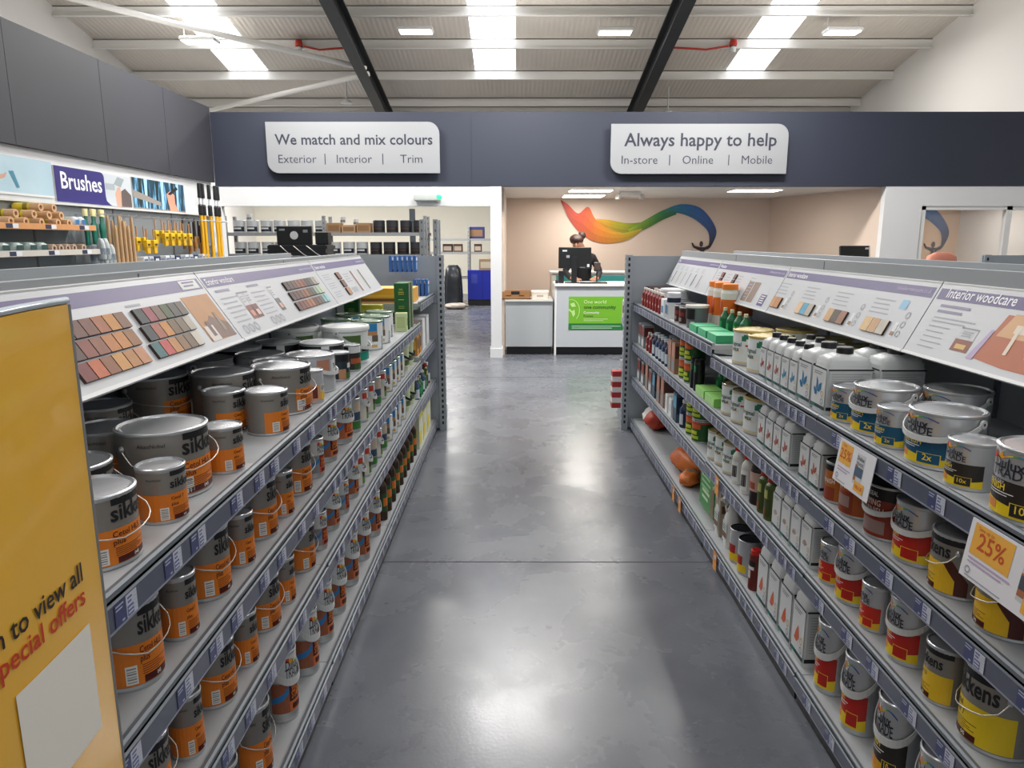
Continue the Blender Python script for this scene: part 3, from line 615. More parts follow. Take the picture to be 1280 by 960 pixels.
gm = bpy.data.materials.new('window_glass'); gm.use_nodes = True
nt = gm.node_tree; b = nt.nodes['Principled BSDF']; b.inputs['Base Color'].default_value = (1, 1, 1, 1); b.inputs['Roughness'].default_value = .02; b.inputs['Alpha'].default_value = .07
g = G(); g.box((5.99, YF+.06, 1.14), (8.55, YF+.066, 2.19), gm); struct('window_2', g)
# recess behind the counter
YB = 13.87
g = G(); g.box((-.19, YF+.28, 0), (-.15, YB, 2.62), BEIGE); struct('wall_recess_left', g)
g = G(); g.box((-.19, YB, 0), (9, YB+.1, 2.62), BEIGE); g.quad((5.4, YB-.004, 0), (9, YB-.004, 0), (9, YB-.004, 2.62), (5.4, YB-.004, 2.62), PEACH); struct('wall_recess_back', g)
g = G(); P = [(5.38, YF+.12), (4.79, YB), (4.87, YB), (5.46, YF+.12)]
g.prism(P, 2.6, lambda s, t, k=0: Vector((s, t, k)), BEIGE); struct('wall_recess_right', g)
g = G(); g.box((-.19, YF+.142, 2.513), (9, YB, 2.56), M('#d9d6d2', .7)); struct('ceiling_recess', g)
# stock room beyond the opening
g = G(); g.box((-9, 24, 0), (9, 24.1, 4.2), CREAM); struct('wall_stockroom_back', g)
# gable walls (white cladding), roof slope, skylights, purlins, rafters
ROOF = lambda y: 4.8+.2*(20-y)
for nm, x in (('wall_gable_left', -8.45), ('wall_gable_right', 8.35)):
    g = G(); x2 = x-.15 if x < 0 else x+.15
    pts = [(-4, 0), (24.1, 0), (24.1, ROOF(24.1)), (-4, ROOF(-4))]
    g.prism(pts, .15, (lambda s, t, k=0, x=x: Vector((x+k*(1 if x > 0 else -1), s, t))), M('#e2e0dc', .7)); struct(nm, g)
sky = ((-6.3, -5.43), (-.87, .02), (4.66, 5.5))
RM = mat_corrugated('#d2cbc1', 20., .3)
def roofslab(g, x0, x1, y0, y1, m, k=0., th=.06):
    g.add([(x0, y0, ROOF(y0)+k), (x1, y0, ROOF(y0)+k), (x1, y1, ROOF(y1)+k), (x0, y1, ROOF(y1)+k), (x0, y0, ROOF(y0)+k+th), (x1, y0, ROOF(y0)+k+th), (x1, y1, ROOF(y1)+k+th), (x0, y1, ROOF(y1)+k+th)],
          [(3, 2, 1, 0), (4, 5, 6, 7), (0, 1, 5, 4), (1, 2, 6, 5), (2, 3, 7, 6), (3, 0, 4, 7)], m)
g = G(); xs = [-8.6] + [q for p in sky for q in p] + [8.5]
for i in range(0, len(xs), 2): roofslab(g, xs[i], xs[i+1], -4, 24.1, RM)
for a, b in sky: roofslab(g, a, b, 16.95, 24.1, RM); roofslab(g, a, b, -4, 4, RM)
struct('ceiling', g)
for i, (a, b) in enumerate(sky):
    g = G(); roofslab(g, a, b, 4, 16.95, M('#f4f8ff', .5, emit=3.2), .02, .02); struct('window_%d' % (3+i), g)
PUR = M('#e6e4df', .5); n = 4
for y in (18.95, 18.4, 16.92, 15.48, 14.23, 12.85, 11.45, 10.0, 8.5, 7.0, 5.5):
    g = G(); z = ROOF(y)
    g.box((-8.45, y-.005, z-.2), (8.35, y+.005, z), PUR); g.box((-8.45, y-.07, z-.2), (8.35, y+.005, z-.185), PUR); g.box((-8.45, y-.005, z-.02), (8.35, y+.07, z-.004), PUR)
    struct('trim_%d' % n, g); n += 1
RAF = M('#23262a', .45)
for x in (-3.1, 2.87):
    g = G()
    for dx, k0, k1 in ((.11, -.64, -.60), (.012, -.60, -.24), (.11, -.24, -.205)):
        y0, y1 = 4., 23.9
        g.add([(x-dx, y0, ROOF(y0)+k0), (x+dx, y0, ROOF(y0)+k0), (x+dx, y1, ROOF(y1)+k0), (x-dx, y1, ROOF(y1)+k0), (x-dx, y0, ROOF(y0)+k1), (x+dx, y0, ROOF(y0)+k1), (x+dx, y1, ROOF(y1)+k1), (x-dx, y1, ROOF(y1)+k1)],
              [(3, 2, 1, 0), (4, 5, 6, 7), (0, 1, 5, 4), (1, 2, 6, 5), (2, 3, 7, 6), (3, 0, 4, 7)], RAF)
    struct('trim_%d' % n, g); n += 1
for pts in ([(-7.9, 12.8, 5.79), (-6.09, 13.95, 5.56), (-3.05, 15.75, 5.2)], [(-7.6, 18.3, 4.69), (-7.12, 17.91, 4.77), (-3.05, 16.0, 5.15)]):
    g = G(); g.tube(pts, .055, PUR, 10); struct('trim_%d' % n, g); n += 1

# ---------------------------------------------------------------- lights and small things under the roof
LEDM = M('#fff6e4', .5, emit=9.)
def pendant():
    r = bpy.data.objects.new('pendant_light', None); COL.objects.link(r)
    g = G(); g.box((-.32, -.16, 0), (.32, .16, .07), M('#d9d9d6', .5), None, .015); g.obj('housing', r)
    g = G(); g.box((-.29, -.14, -.012), (.29, .14, 0), LEDM); g.obj('diffuser', r)
    for x in (-.28, .28):
        g = G(); g.tube([(x, 0, .07), (x, 0, .26)], .008, PUR, 5); g.obj('wire', r)
    return r
pl = Proto(pendant())
for (x, y, z), lab in zip([(-5.85, 14.35, 5.36), (-1.83, 14.35, 5.53), (1.86, 14.35, 5.51), (6.06, 14.35, 5.51)],
        ['pendant light panel beside the left roof window', 'pendant light panel between left rafter and middle roof window', 'pendant light panel beside the right rafter', 'pendant light panel to the right of right roof window']):
    o = pl.place((x, y, z)); tag(o, lab, 'lamp', 'pendant lights under the roof')
def area(name, loc, sx, sy, power, col=(1, .97, .93), rot=(0, 0, 0)):
    l = bpy.data.lights.new(name, 'AREA'); l.shape = 'RECTANGLE'; l.size = sx; l.size_y = sy; l.energy = power; l.color = col
    o = bpy.data.objects.new(name, l); COL.objects.link(o); o.location = loc; o.rotation_euler = rot; return o
PW = dict(main=190., far=80., near=34., recess=22., up=26.)
for x in (-5.85, -1.83, 1.86, 6.06): area('lamp_or_fill_light', (x, 14.35, 5.48), .58, .28, PW['far'])
for y, p in ((9.2, PW['main']), (4.8, PW['near']), (.5, PW['near'])):
    for x in (-2.9, .1, 3.1): area('lamp_or_fill_light', (x, y, 4.7), 1.5, .5, p)
g_lab = ['recess ceiling light panel nearest the fascia, above monitor', 'recess ceiling light panel deeper in, above the counter', 'recess ceiling light panel on the right side']
for (x0, x1, y0, y1), lab in zip([(.86, 1.5, 11.35, 11.75), (.86, 1.54, 12.65, 13.3), (3.38, 4.08, 11.35, 11.8)], g_lab):
    t = thing('ceiling_light', lab, 'lamp', ((x0+x1)/2, (y0+y1)/2, 2.5), 0, 'recess ceiling lights')
    a, b_ = (x1-x0)/2, (y1-y0)/2
    g = G(); g.box((-a-.02, -b_-.02, 0), (a+.02, b_+.02, .012), M('#e2e2e0', .5)); g.obj('frame', t)
    g = G(); g.box((-a, -b_, -.008), (a, b_, 0), LEDM); g.obj('diffuser', t)
    area('lamp_or_fill_light', ((x0+x1)/2, (y0+y1)/2, 2.47), 2*a, 2*b_, PW['recess'], (1, .96, .92))
area('lamp_or_fill_light', (7.2, 12.4, 2.45), 1.2, .6, PW['recess']*1.3, (1, .93, .86))
for x, y in ((-5, 17), (-2.2, 19.5), (-6.5, 20)): area('lamp_or_fill_light', (x, y, 3.9), 1.5, .6, 230)
# added upward fill lights that stand in for light bounced onto the roof
for x, y in ((-6, 8), (0, 8), (6, 8), (-6, 13), (0, 13.5), (6, 13)): area('lamp_or_fill_light', (x, y, 4.1), 1.4, .5, PW['up'], (1, .97, .93), (PI, 0, 0))
# alarm cable with red sounder, ceiling sensors
RED = M('#b8341f', .5)
for i, (x0, x1, lab) in enumerate(((-4.3, -3.25, 'red cable and sounder on purlin, left of left rafter'), (3.0, 4.35, 'red cable and sounder on purlin, right of right rafter'))):
    y = 15.38; z = ROOF(15.48)-.19
    t = thing('alarm_sounder', lab, 'alarm', (x0 if i == 0 else x1, y, z), 0, 'alarm sounders under the roof')
    s = 1 if i == 0 else -1; L = x1-x0
    g = G(); g.tube([(s*.1, 0, .02), (s*L*.4, -.02, -.05), (s*L*.7, 0, -.02), (s*L, 0, 0)], .02, RED, 6); g.obj('cable', t)
    g = G(); g.lathe([(.07, .02), (.08, .06), (.06, .14), (.0001, .15)], RED, 12, cap0=True); g.obj('sounder', t)
    g = G(); g.lathe([(.05, -.1), (.06, -.08), (.06, 0), (.03, .02)], WHITE, 12, cap0=True); g.obj('base', t)
for x, y, lab in ((-3.75, 17.0, 'white hanging sensor beside the left rafter'), (3.55, 17.6, 'white hanging sensor right of the right rafter')):
    t = thing('ceiling_sensor', lab, 'sensor', (x, y, ROOF(y)-.66), 0, 'hanging sensors')
    g = G(); g.tube([(0, 0, .08), (0, 0, .6)], .018, WHITE, 6); g.obj('stem', t)
    g = G(); g.lathe([(.13, 0), (.11, .05), (.03, .1)], WHITE, 14, cap0=True); g.obj('head', t)

# ---------------------------------------------------------------- fascia signs
def fascia_sign(x0, x1, z0, z1, title, subs, label, tl):
    W, H = x1-x0, z1-z0; g = G(); mp = flat((0, 0, 0), (1, 0, 0), (0, 0, 1)); r = .16; pts = []
    pts.append((0, H)); 
    pts += [(W-r+r*math.sin(D2(a)), H-r+r*math.cos(D2(a))) for a in range(0, 91, 15)]
    pts.append((W, 0)); pts += [(r-r*math.sin(D2(a)), r-r*math.cos(D2(a))) for a in range(0, 91, 15)]
    pts.reverse()
    # plate stands off the cladding
    g.prism(pts, .02, mp, M('#9fa1a4', .35, .3), .03, M('#8b8d90', .4)); g.box((.2, 0, .2), (W-.2, -.03+.06, .4), GREY) if 0 else None
    for x in (.3, W-.3): g.box((x-.05, -.03, .2), (x+.05, .0, .4), GREY)
    DT = M('#2c2f3d', .5)
    s = (W*tl[1])/((glyphs(title, .014)[3]-glyphs(title, .014)[2]))
    g.text(title, s, W*tl[0], H*.56, mp, DT, .052, 'L', .014)
    s2 = .165
    for st, a in subs: g.text(st, s2, W*a, H*.2, mp, DT, .052, 'C', -.006)
    for a in (.335, .67): g.rect(W*a-.006, W*a+.006, H*.17, H*.38, mp, DT, .052)
    o = g.obj('hanging_sign', None, (x0, YF-.036, z0)); tag(o, label, 'sign', 'silver signs on the dark fascia')
fascia_sign(-3.53, -1.066, 2.69, 3.39, 'We match and mix colours', (('Exterior', .175), ('Interior', .505), ('Trim', .835)), 'silver wall sign about matching and mixing colours', (.05, .91))
fascia_sign(1.37, 3.885, 2.68, 3.36, 'Always happy to help', (('In-store', .165), ('Online', .495), ('Mobile', .83)), 'silver wall sign reading always happy to help', (.075, .86))
t = thing('exit_light', 'white emergency exit light with green glow over the opening', 'light', (-1.26, YF-.045, 2.36))
g = G(); g.loft([(-.19, .035, .05), (-.17, .04, .06), (.17, .04, .06), (.19, .035, .05)], M('#b4bab6', .4), 16, True, 5)
for i, v in enumerate(g.v): g.v[i] = (v[2], v[0], v[1])
g.obj('housing', t)
g = G(); g.lathe([(.045, -.04), (.045, .0), (.02, .02), (.0001, .02)], M('#2fd07a', .4, emit=2.), 12)
for i, v in enumerate(g.v): g.v[i] = (v[0]+.165, -v[2]-.03, v[1])
g.obj('indicator_lamp', t)
t = thing('emergency_spotlight', 'small twin emergency spotlight under the recess ceiling', 'light', (1.85, 11.9, 2.5))
g = G(); g.box((-.16, -.04, -.06), (.16, .04, .01), M('#c9c6c2', .5)); g.obj('housing', t)
for x in (-.19, .19):
    g = G(); g.lathe([(.045, -.11), (.05, -.07), (.03, -.03)], M('#b9b6b2', .4), 12, cap0=True, c=(x, 0)); g.obj('lamp_head', t)

# ---------------------------------------------------------------- mural: a ribbon of colour pulled by a leaping figure
def ribbon(g, up, lo, cols, mp, k=.003):
    n = len(cols)
    def at(P, f):
        f *= len(P)-1; i = min(int(f), len(P)-2); q = f-i
        # smooth through the points
        p0 = P[max(0, i-1)]; p1 = P[i]; p2 = P[i+1]; p3 = P[min(len(P)-1, i+2)]
        return tuple(.5*((2*p1[d])+(-p0[d]+p2[d])*q+(2*p0[d]-5*p1[d]+4*p2[d]-p3[d])*q*q+(-p0[d]+3*p1[d]-3*p2[d]+p3[d])*q**3) for d in (0, 1))
    S = 6
    for i in range(n):
        for j in range(S):
            a, b_ = (i+j/S)/n, (i+(j+1)/S)/n
            u0, u1, l0, l1 = at(up, a), at(up, b_), at(lo, a), at(lo, b_)
            c0, c1 = hexm(cols[i]), hexm(cols[min(n-1, i+1)]); f = j/S
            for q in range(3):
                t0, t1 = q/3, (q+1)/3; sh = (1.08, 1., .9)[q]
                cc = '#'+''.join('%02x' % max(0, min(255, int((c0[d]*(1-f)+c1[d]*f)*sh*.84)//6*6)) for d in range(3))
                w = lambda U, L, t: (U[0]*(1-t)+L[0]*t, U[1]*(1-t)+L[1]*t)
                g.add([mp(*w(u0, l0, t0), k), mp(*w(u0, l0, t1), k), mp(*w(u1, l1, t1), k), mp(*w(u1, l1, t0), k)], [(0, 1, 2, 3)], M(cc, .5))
def hexm(h): return [int(h[i:i+2], 16) for i in (1, 3, 5)]
def mural(x0, z0, sc, label):
    g = G(); mp0 = flat((0, 0, 0), (1, 0, 0), (0, 0, 1)); mp = lambda s, t, k=0: mp0(s*sc, t*sc, k)
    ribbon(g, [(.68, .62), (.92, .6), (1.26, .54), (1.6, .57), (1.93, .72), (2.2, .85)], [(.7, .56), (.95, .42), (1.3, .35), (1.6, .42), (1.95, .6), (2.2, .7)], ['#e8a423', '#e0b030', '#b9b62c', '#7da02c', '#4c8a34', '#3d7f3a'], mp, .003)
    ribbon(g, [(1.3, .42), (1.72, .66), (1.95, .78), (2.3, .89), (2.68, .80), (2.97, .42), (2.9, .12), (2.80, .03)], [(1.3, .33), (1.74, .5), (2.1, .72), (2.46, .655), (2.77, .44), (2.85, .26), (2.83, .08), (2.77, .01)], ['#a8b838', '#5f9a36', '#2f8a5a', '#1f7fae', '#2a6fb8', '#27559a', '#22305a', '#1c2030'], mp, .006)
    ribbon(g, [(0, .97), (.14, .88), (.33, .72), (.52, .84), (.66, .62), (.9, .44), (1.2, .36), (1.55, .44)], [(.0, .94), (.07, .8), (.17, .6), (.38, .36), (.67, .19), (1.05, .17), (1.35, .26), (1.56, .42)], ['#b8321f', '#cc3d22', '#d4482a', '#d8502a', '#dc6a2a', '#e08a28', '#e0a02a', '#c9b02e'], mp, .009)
    DK = M('#2a1c22', .5)
    # figure
    g.tube([mp(2.525, .17, .006), mp(2.56, .1, .006), mp(2.66, .06, .006), mp(2.77, .06, .006), mp(2.84, .1, .006), mp(2.89, .16, .006)], [.012*sc, .02*sc, .03*sc, .03*sc, .022*sc, .014*sc], DK, 6)
    g.prism([(2.70+.036*math.cos(2*PI*j/12), .15+.055*math.sin(2*PI*j/12)) for j in range(12)], .004, mp, DK, .004)
    g.tube([mp(2.73, .05, .006), mp(2.70, -.08, .006), mp(2.66, -.22, .006)], [.045*sc, .05*sc, .045*sc], DK, 6)
    g.tube([mp(2.66, -.2, .006), mp(2.74, -.32, .006), mp(2.66, -.46, .006), mp(2.6, -.52, .006)], [.04*sc, .035*sc, .025*sc, .012*sc], DK, 6)
    g.tube([mp(2.66, -.2, .006), mp(2.58, -.34, .006), mp(2.5, -.42, .006), mp(2.46, -.37, .006)], [.04*sc, .035*sc, .022*sc, .012*sc], DK, 6)
    tag(g.obj('wall_mural', None, (x0, YB-.012, z0)), label, 'mural', 'rainbow ribbon murals')
mural(.866, 1.53, .985, 'rainbow ribbon mural with leaping figure behind the counter')
mural(5.25, 1.52, .98, 'blue end of ribbon mural seen through the right window')

# ---------------------------------------------------------------- service counter
LAM = M('#a9adb0', .45); LAMW = M('#dedede', .45); KICK = M('#17181b', .5); GREEN = M('#6fae28', .5); DKGREEN = M('#1f6f38', .5)
t = thing('service_counter', 'tall pale grey service counter with green poster on its front', 'counter', (1.16, 11.3, 0))
g = G(); g.box((-.525, -.28, .13), (.8, .4, 1.05), M('#b7bbbf', .45)); g.box((-.545, -.285, .0), (-.515, .4, 1.06), LAMW); g.obj('carcass', t)
g = G(); g.box((-.51, -.2, 0), (.8, .36, .13), KICK); g.obj('kick_plate', t)
g = G(); g.box((-.55, -.31, 1.06), (.82, .45, 1.095), M('#e2e2de', .4)); g.box((-.545, -.3, 1.05), (.82, .44, 1.06), M('#5a5d60', .5)); g.obj('worktop', t)
g = G(); mp = flat((-.33, -.284, .395), (1, 0, 0), (0, 0, 1)); W, H = .86, .51
g.box((-.33, -.283, .395), (.53, -.2805, .905), GREEN); g.rect(0, W, 0, .1, mp, DKGREEN, .001)
g.text('One world', .078, .23, .405, mp, M('#d6ecb0'), .002, 'L', -.004); g.text('one community', .078, .23, .325, mp, M('#1f4f22'), .002, 'L', .012)
g.text('Community', .05, .23, .25, mp, OFFW, .002, 'L', .01); g.text('Promise', .045, .23, .2, mp, M('#1f4f22'), .002, 'L', .01)
g.lines(.23, .6, .17, 2, .025, .007, mp, M('#d6ecb0'), .002)
g.lines(.05, .8, .065, 2, .03, .012, mp, M('#a8cfa8'), .003)
for j in range(24):
    a, b_ = 2*PI*j/24-.9, 2*PI*(j+1)/24-.9
    if a < 1.9: g.patch([(.04+.13*math.cos(a), .3+.17*math.sin(a)), (.04+.13*math.cos(b_), .3+.17*math.sin(b_)), (.04+.12*math.cos(b_), .3+.16*math.sin(b_)), (.04+.12*math.cos(a), .3+.16*math.sin(a))], mp, M('#b5d98a'), .002)
g.patch([(.01, .33), (.05, .29), (.09, .31), (.1, .24), (.07, .2), (.04, .27), (.0, .3)], mp, M('#b5d98a'), .002); g.patch([(.02, .4), (.08, .42), (.11, .36), (.05, .35)], mp, M('#b5d98a'), .002)
g.obj('poster', t)
t = thing('low_counter', 'low grey cabinet with pale top left of the tall counter', 'counter', (.2, 11.3, 0))
g = G(); g.box((-.335, -.24, .13), (.39, .35, .83), LAM); g.obj('carcass', t)
g = G(); g.box((-.32, -.18, 0), (.38, .32, .13), KICK); g.obj('kick_plate', t)
g = G(); g.box((-.345, -.27, .83), (.39, .37, .86), M('#d2cfc8', .45)); g.obj('worktop', t)
KRAFT = M('#9c6f45', .7, noise=.12)
t = thing('cardboard_box', 'brown cardboard tray with dark things on low counter', 'box', (.03, 11.2, .862))
g = G(); g.box((-.23, -.14, 0), (.22, .14, .008), KRAFT)
for lo, hi in (((-.23, -.14, 0), (.22, -.132, .115)), ((-.23, .132, 0), (.22, .14, .115)), ((-.23, -.14, 0), (-.222, .14, .115)), ((.212, -.14, 0), (.22, .14, .115))): g.box(lo, hi, KRAFT)
for x in (-.12, .08): g.box((x-.04, -.1415, .045), (x+.04, -.1395, .06), M('#3a2a1c'))
g.box((-.08, -.1418, .07), (.05, -.1395, .118), BLACK); g.obj('tray', t)
t = thing('cardboard_box', 'white card box beside the brown tray on low counter', 'box', (.395, 11.22, .862))
g = G(); g.box((-.125, -.11, 0), (.125, .11, .09), M('#d9cfc2', .6)); mp = flat((0, -.1105, 0), (1, 0, 0), (0, 0, 1)); g.rect(-.05, .05, .03, .06, mp, M('#a59a8e')); g.obj('box_body', t)
g = G(); g.box((-.13, -.115, .09), (.13, .115, .118), M('#e2dacf', .6)); g.obj('lid', t)
t = thing('back_counter', 'white back counter with teal panel behind the till', 'counter', (1.5, 12.75, 0))
g = G(); g.box((-.86, -.2, 0), (.75, .3, 1.19), M('#d6d2ca', .5)); g.obj('carcass', t)
g = G(); g.box((-.78, -.206, .2), (.7, -.2, 1.15), M('#3b9a96', .45)); g.obj('front_panel', t)
g = G(); g.box((-.88, -.23, 1.19), (.78, .32, 1.215), LAMW); g.obj('worktop', t)
t = thing('monitor', 'black computer monitor seen from behind on the counter', 'monitor', (.93, 11.25, 1.096), D2(-4))
g = G(); g.box((-.25, -.02, .225), (.25, .012, .545), BLKPL, None, .008); mp = flat((0, -.0205, .225), (1, 0, 0), (0, 0, 1))
g.rect(-.19, -.12, .255, .28, mp, M('#c9ccd0')); g.rect(-.13, -.08, .16, .2, mp, M('#9a9da2')); g.rect(.19, .225, .02, .065, mp, M('#c9ccd0')); g.rect(.08, .16, .012, .02, mp, GREY); g.obj('screen', t)
g = G(); g.box((-.05, -.05, .012), (.035, -.021, .4), BLKPL); g.obj('stand', t)
g = G(); g.box((-.15, -.1, 0), (.13, .1, .012), BLKPL, None, .004); g.obj('base', t)
t = thing('card_terminal', 'small dark card terminal on pole beside the monitor', 'card terminal', (1.3, 11.45, 1.096))
g = G(); g.tube([(0, 0, .006), (0, 0, .2)], .012, BLKPL, 8); g.lathe([(.06, 0), (.06, .008), (.01, .012)], BLKPL, 14, cap0=True); g.obj('pole', t)
g = G(); g.box((-.05, -.02, .17), (.05, .02, .31), M('#2c2a2a', .4), None, .006); g.rect(-.04, .04, .2, .29, flat((0, -.0205, 0), (1, 0, 0), (0, 0, 1)), M('#4a3a34')); g.obj('handset', t)
t = thing('label_printer', 'black label printer left of the monitor on counter', 'printer', (.73, 11.2, 1.096))
g = G(); g.box((-.05, -.05, 0), (.03, .06, .19), BLKPL, None, .006); g.obj('printer_body', t)
g = G(); g.box((-.1, -.07, 0), (-.055, .02, .05), M('#2c2c30', .5), None, .005); g.obj('roll_holder', t)
t = tag(G().box((-.22, -.06, 0), (.2, .07, .022), BLKPL, None, .004).obj('keyboard', None, (1.22, 11.12, 1.096)), 'black keyboard lying on the counter edge', 'keyboard')

# ---------------------------------------------------------------- person behind the counter, head bent to the till
def skin_mesh(verts, edges, radii, name, m, parent, levels=2, root=0):
    me = bpy.data.meshes.new(name); me.from_pydata(verts, edges, []); o = bpy.data.objects.new(name, me); COL.objects.link(o)
    md = o.modifiers.new('s', 'SKIN'); md.use_smooth_shade = True
    for i, r in enumerate(radii):
        d = me.skin_vertices[0].data[i]; d.radius = r if isinstance(r, tuple) else (r, r); d.use_root = (i == root)
    sb = o.modifiers.new('d', 'SUBSURF'); sb.levels = sb.render_levels = levels
    dg = bpy.context.evaluated_depsgraph_get(); ev = o.evaluated_get(dg); nm = bpy.data.meshes.new_from_object(ev)
    nm.materials.clear(); nm.materials.append(m); nm.polygons.foreach_set('use_smooth', [True]*len(nm.polygons))
    o2 = bpy.data.objects.new(name, nm); COL.objects.link(o2); bpy.data.objects.remove(o); bpy.data.meshes.remove(me)
    if parent: o2.parent = parent
    return o2
pr = thing('person', 'person in black top with brown hair tied up, bent behind the monitor', 'person', (1.12, 11.98, 0))
SKINM = M('#b98468', .5); TOP = M('#121318', .7); HAIR = M('#3a2118', .55, noise=.4, nscale=80); JEAN = M('#1a1d2a', .8)
# one continuous body: pelvis root, spine, neck, head, both arms, both legs (skin shows at face, neck and hands)
V = [(0, 0, .98), (0, -.02, 1.12), (-.01, -.05, 1.3), (-.02, -.08, 1.47), (-.05, -.13, 1.56), (-.09, -.17, 1.66), (-.13, -.2, 1.74),
     (.16, -.08, 1.46), (.27, -.12, 1.25), (.22, -.34, 1.16), (.13, -.46, 1.15),
     (-.2, -.08, 1.46), (-.3, -.14, 1.24), (-.22, -.36, 1.15), (-.12, -.47, 1.15),
     (.1, 0, .92), (.11, -.01, .5), (.11, .02, .09), (-.1, 0, .92), (-.11, -.02, .5), (-.11, .02, .09), (.11, -.13, .04), (-.11, -.13, .04)]
E_ = [(0, 1), (1, 2), (2, 3), (3, 4), (4, 5), (5, 6), (3, 7), (7, 8), (8, 9), (9, 10), (3, 11), (11, 12), (12, 13), (13, 14), (0, 15), (15, 16), (16, 17), (0, 18), (18, 19), (19, 20), (17, 21), (20, 22)]
Rr = [(.16, .12), (.15, .11), (.17, .12), (.15, .1), .055, .085, .1, .075, .055, .045, .03, .075, .055, .045, .03, .1, .07, .05, .1, .07, .05, .04, .04]
body = skin_mesh(V, E_, Rr, 'body', TOP, pr)
body.data.materials.append(SKINM); body.data.materials.append(JEAN)
for p in body.data.polygons:
    c = p.center
    if c.z > 1.555 or (c.y < -.4 and c.z > .9): p.material_index = 1
    elif c.z < .98: p.material_index = 2
hd = Vector((-.12, -.2, 1.73))
g = G()
for i, (z, a) in enumerate(((-.075, .07), (-.04, .098), (.0, .11), (.045, .106), (.08, .085), (.105, .05))): pass
g.loft([(-.03, .09, .07, 2.2), (.0, .108, .1, 2.2), (.04, .115, .115, 2.2), (.08, .1, .1, 2.2), (.115, .06, .06, 2.2), (.125, .02, .02, 2.2)], HAIR, 20, True, 2.2)
ca, sa = math.cos(.45), math.sin(.45)
g.v = [(hd.x+x, hd.y+.03+y*ca-z*sa*-1*0, hd.z+z*ca+y*sa*.5) for x, y, z in g.v]; g.obj('hair', pr)
g = G(); g.loft([(-.06, .02, .02, 2), (-.045, .05, .045, 2), (0, .068, .06, 2), (.045, .05, .045, 2), (.06, .02, .02, 2)], HAIR, 16, True, 2)
g.v = [(hd.x+.09+x, hd.y+.09+y, hd.z+.09+z) for x, y, z in g.v]; g.obj('hair_bun', pr)
g = G()
for s in (-1, 1):
    g.lathe([(.0001, -.012), (.012, -.006), (.014, .002), (.008, .01), (.0001, .012)], M('#2a1a14', .3), 10, c=(s*.034, 0))
g.v = [(hd.x-.02+x, hd.y-.098+y*.5, hd.z-.03+z) for x, y, z in g.v]; g.obj('eye', pr)
g = G(); g.loft([(-.03, .014, .014, 2), (-.02, .018, .018, 2), (.02, .009, .012, 2), (.03, .004, .006, 2)], SKINM, 10, True, 2); g.v = [(hd.x-.02+x, hd.y-.105+y, hd.z-.055+z) for x, y, z in g.v]; g.obj('nose', pr)
g = G(); g.loft([(-.006, .02, .006, 2), (0, .026, .01, 2), (.006, .02, .006, 2)], M('#8c4a42', .5), 10, True, 2); g.v = [(hd.x-.02+x, hd.y-.092+y, hd.z-.1+z) for x, y, z in g.v]; g.obj('mouth', pr)
for s, hx in ((1, .13), (-1, -.12)):
    for f in range(5):
        sp = (f-2)*.016; ln = (.06, .075, .08, .074, .045)[f]
        vs = [(hx+sp*.6, -.47, 1.148), (hx+sp, -.50-ln*.25, 1.15), (hx+sp*1.1, -.50-ln*.6, 1.142), (hx+sp*1.1, -.50-ln, 1.124)]
        if f == 4: vs = [(hx-s*.022, -.455, 1.146), (hx-s*.045, -.475, 1.142), (hx-s*.056, -.505, 1.132)]
        g = G(); g.tube(vs, [.011, .0095, .0085, .007][:len(vs)], SKINM, 8); g.obj('finger', pr)

# ---------------------------------------------------------------- stock room racking
RK = M('#9ea1a3', .45, .3)
def rack(name, label, x0, x1, y, levels, posts, top, depth=.5):
    t = thing(name, label, 'shelving', (x0, y, 0))
    for px in posts:
        for dy in (0, depth):
            g = G(); g.box((px-x0-.03, dy-.03, 0), (px-x0+.03, dy+.03, top), RK)
            for i in range(int(top/.1)): g.box((px-x0-.008, dy-.0315, .05+i*.1), (px-x0+.008, dy-.0295, .08+i*.1), M('#5c6064'))
            g.obj('upright', t)
    for z in levels:
        g = G(); g.box((0, -.02, z-.05), (x1-x0, .0, z+.01), RK); g.box((0, depth, z-.05), (x1-x0, depth+.02, z+.01), RK); g.box((0, 0, z-.01), (x1-x0, depth, z), M('#7d7369', .6)); g.obj('shelf', t)
rack('stock_rack', 'long grey stock rack in the stock room, left of opening', -7.4, -1.64, 14, (.5, 1.0, 1.47, 1.88), (-7.38, -5.5, -3.62, -1.7), 2.2)
rack('stock_rack', 'grey stock rack far back right, beside the blue cabinet', -2.6, -.1, 20, (.75, 1.42, 1.78), (-2.55, -1.25, -.12), 2.15, .45)
rack('stock_rack', 'tall slotted rack nearest the doorway, seen edge on', -1.18, -.95, 9.15, (1.3,), (-1.15, -.98), 2.0, .3)
tk = []
def stock(kind, m1, m2, hx, hy, h, x, y, z, lab, cat, grp, lid=None):
    key = (kind, m1, hx)
    g = G()
    if kind == 'tin':
        g.lathe([(hx*.97, 0), (hx, .006), (hx, h*.94), (hx*1.02, h*.97), (hx*.95, h), (.0001, h-.004)], M('#c9ccce' if m1 != '#15171c' else '#3a3d42', .35, .3), 14, cap0=True); g.rect(hx*D2(-150), hx*D2(-30), h*.12, h*.5, cyl(hx), M(m1, .5), .001, .03); g.rect(hx*D2(-140), hx*D2(-60), h*.3, h*.42, cyl(hx), M(m2, .5), .002, .03)
    else:
        g.box((-hx, -hy, 0), (hx, hy, h), M(m1, .6), None, .004); g.rect(-hx*.8, hx*.8, h*.2, h*.75, flat((0, -hy, 0), (1, 0, 0), (0, 0, 1)), M(m2, .6), .001)
    return g
pt_ = Proto(None); protos = {}
def put(key, builder, loc, name, lab, cat, grp=None, rz=0.):
    if key not in protos:
        o = builder().obj(name); protos[key] = Proto(o)
    o = protos[key].place(loc, rz); tag(o, lab, cat, grp); return o
tops = []
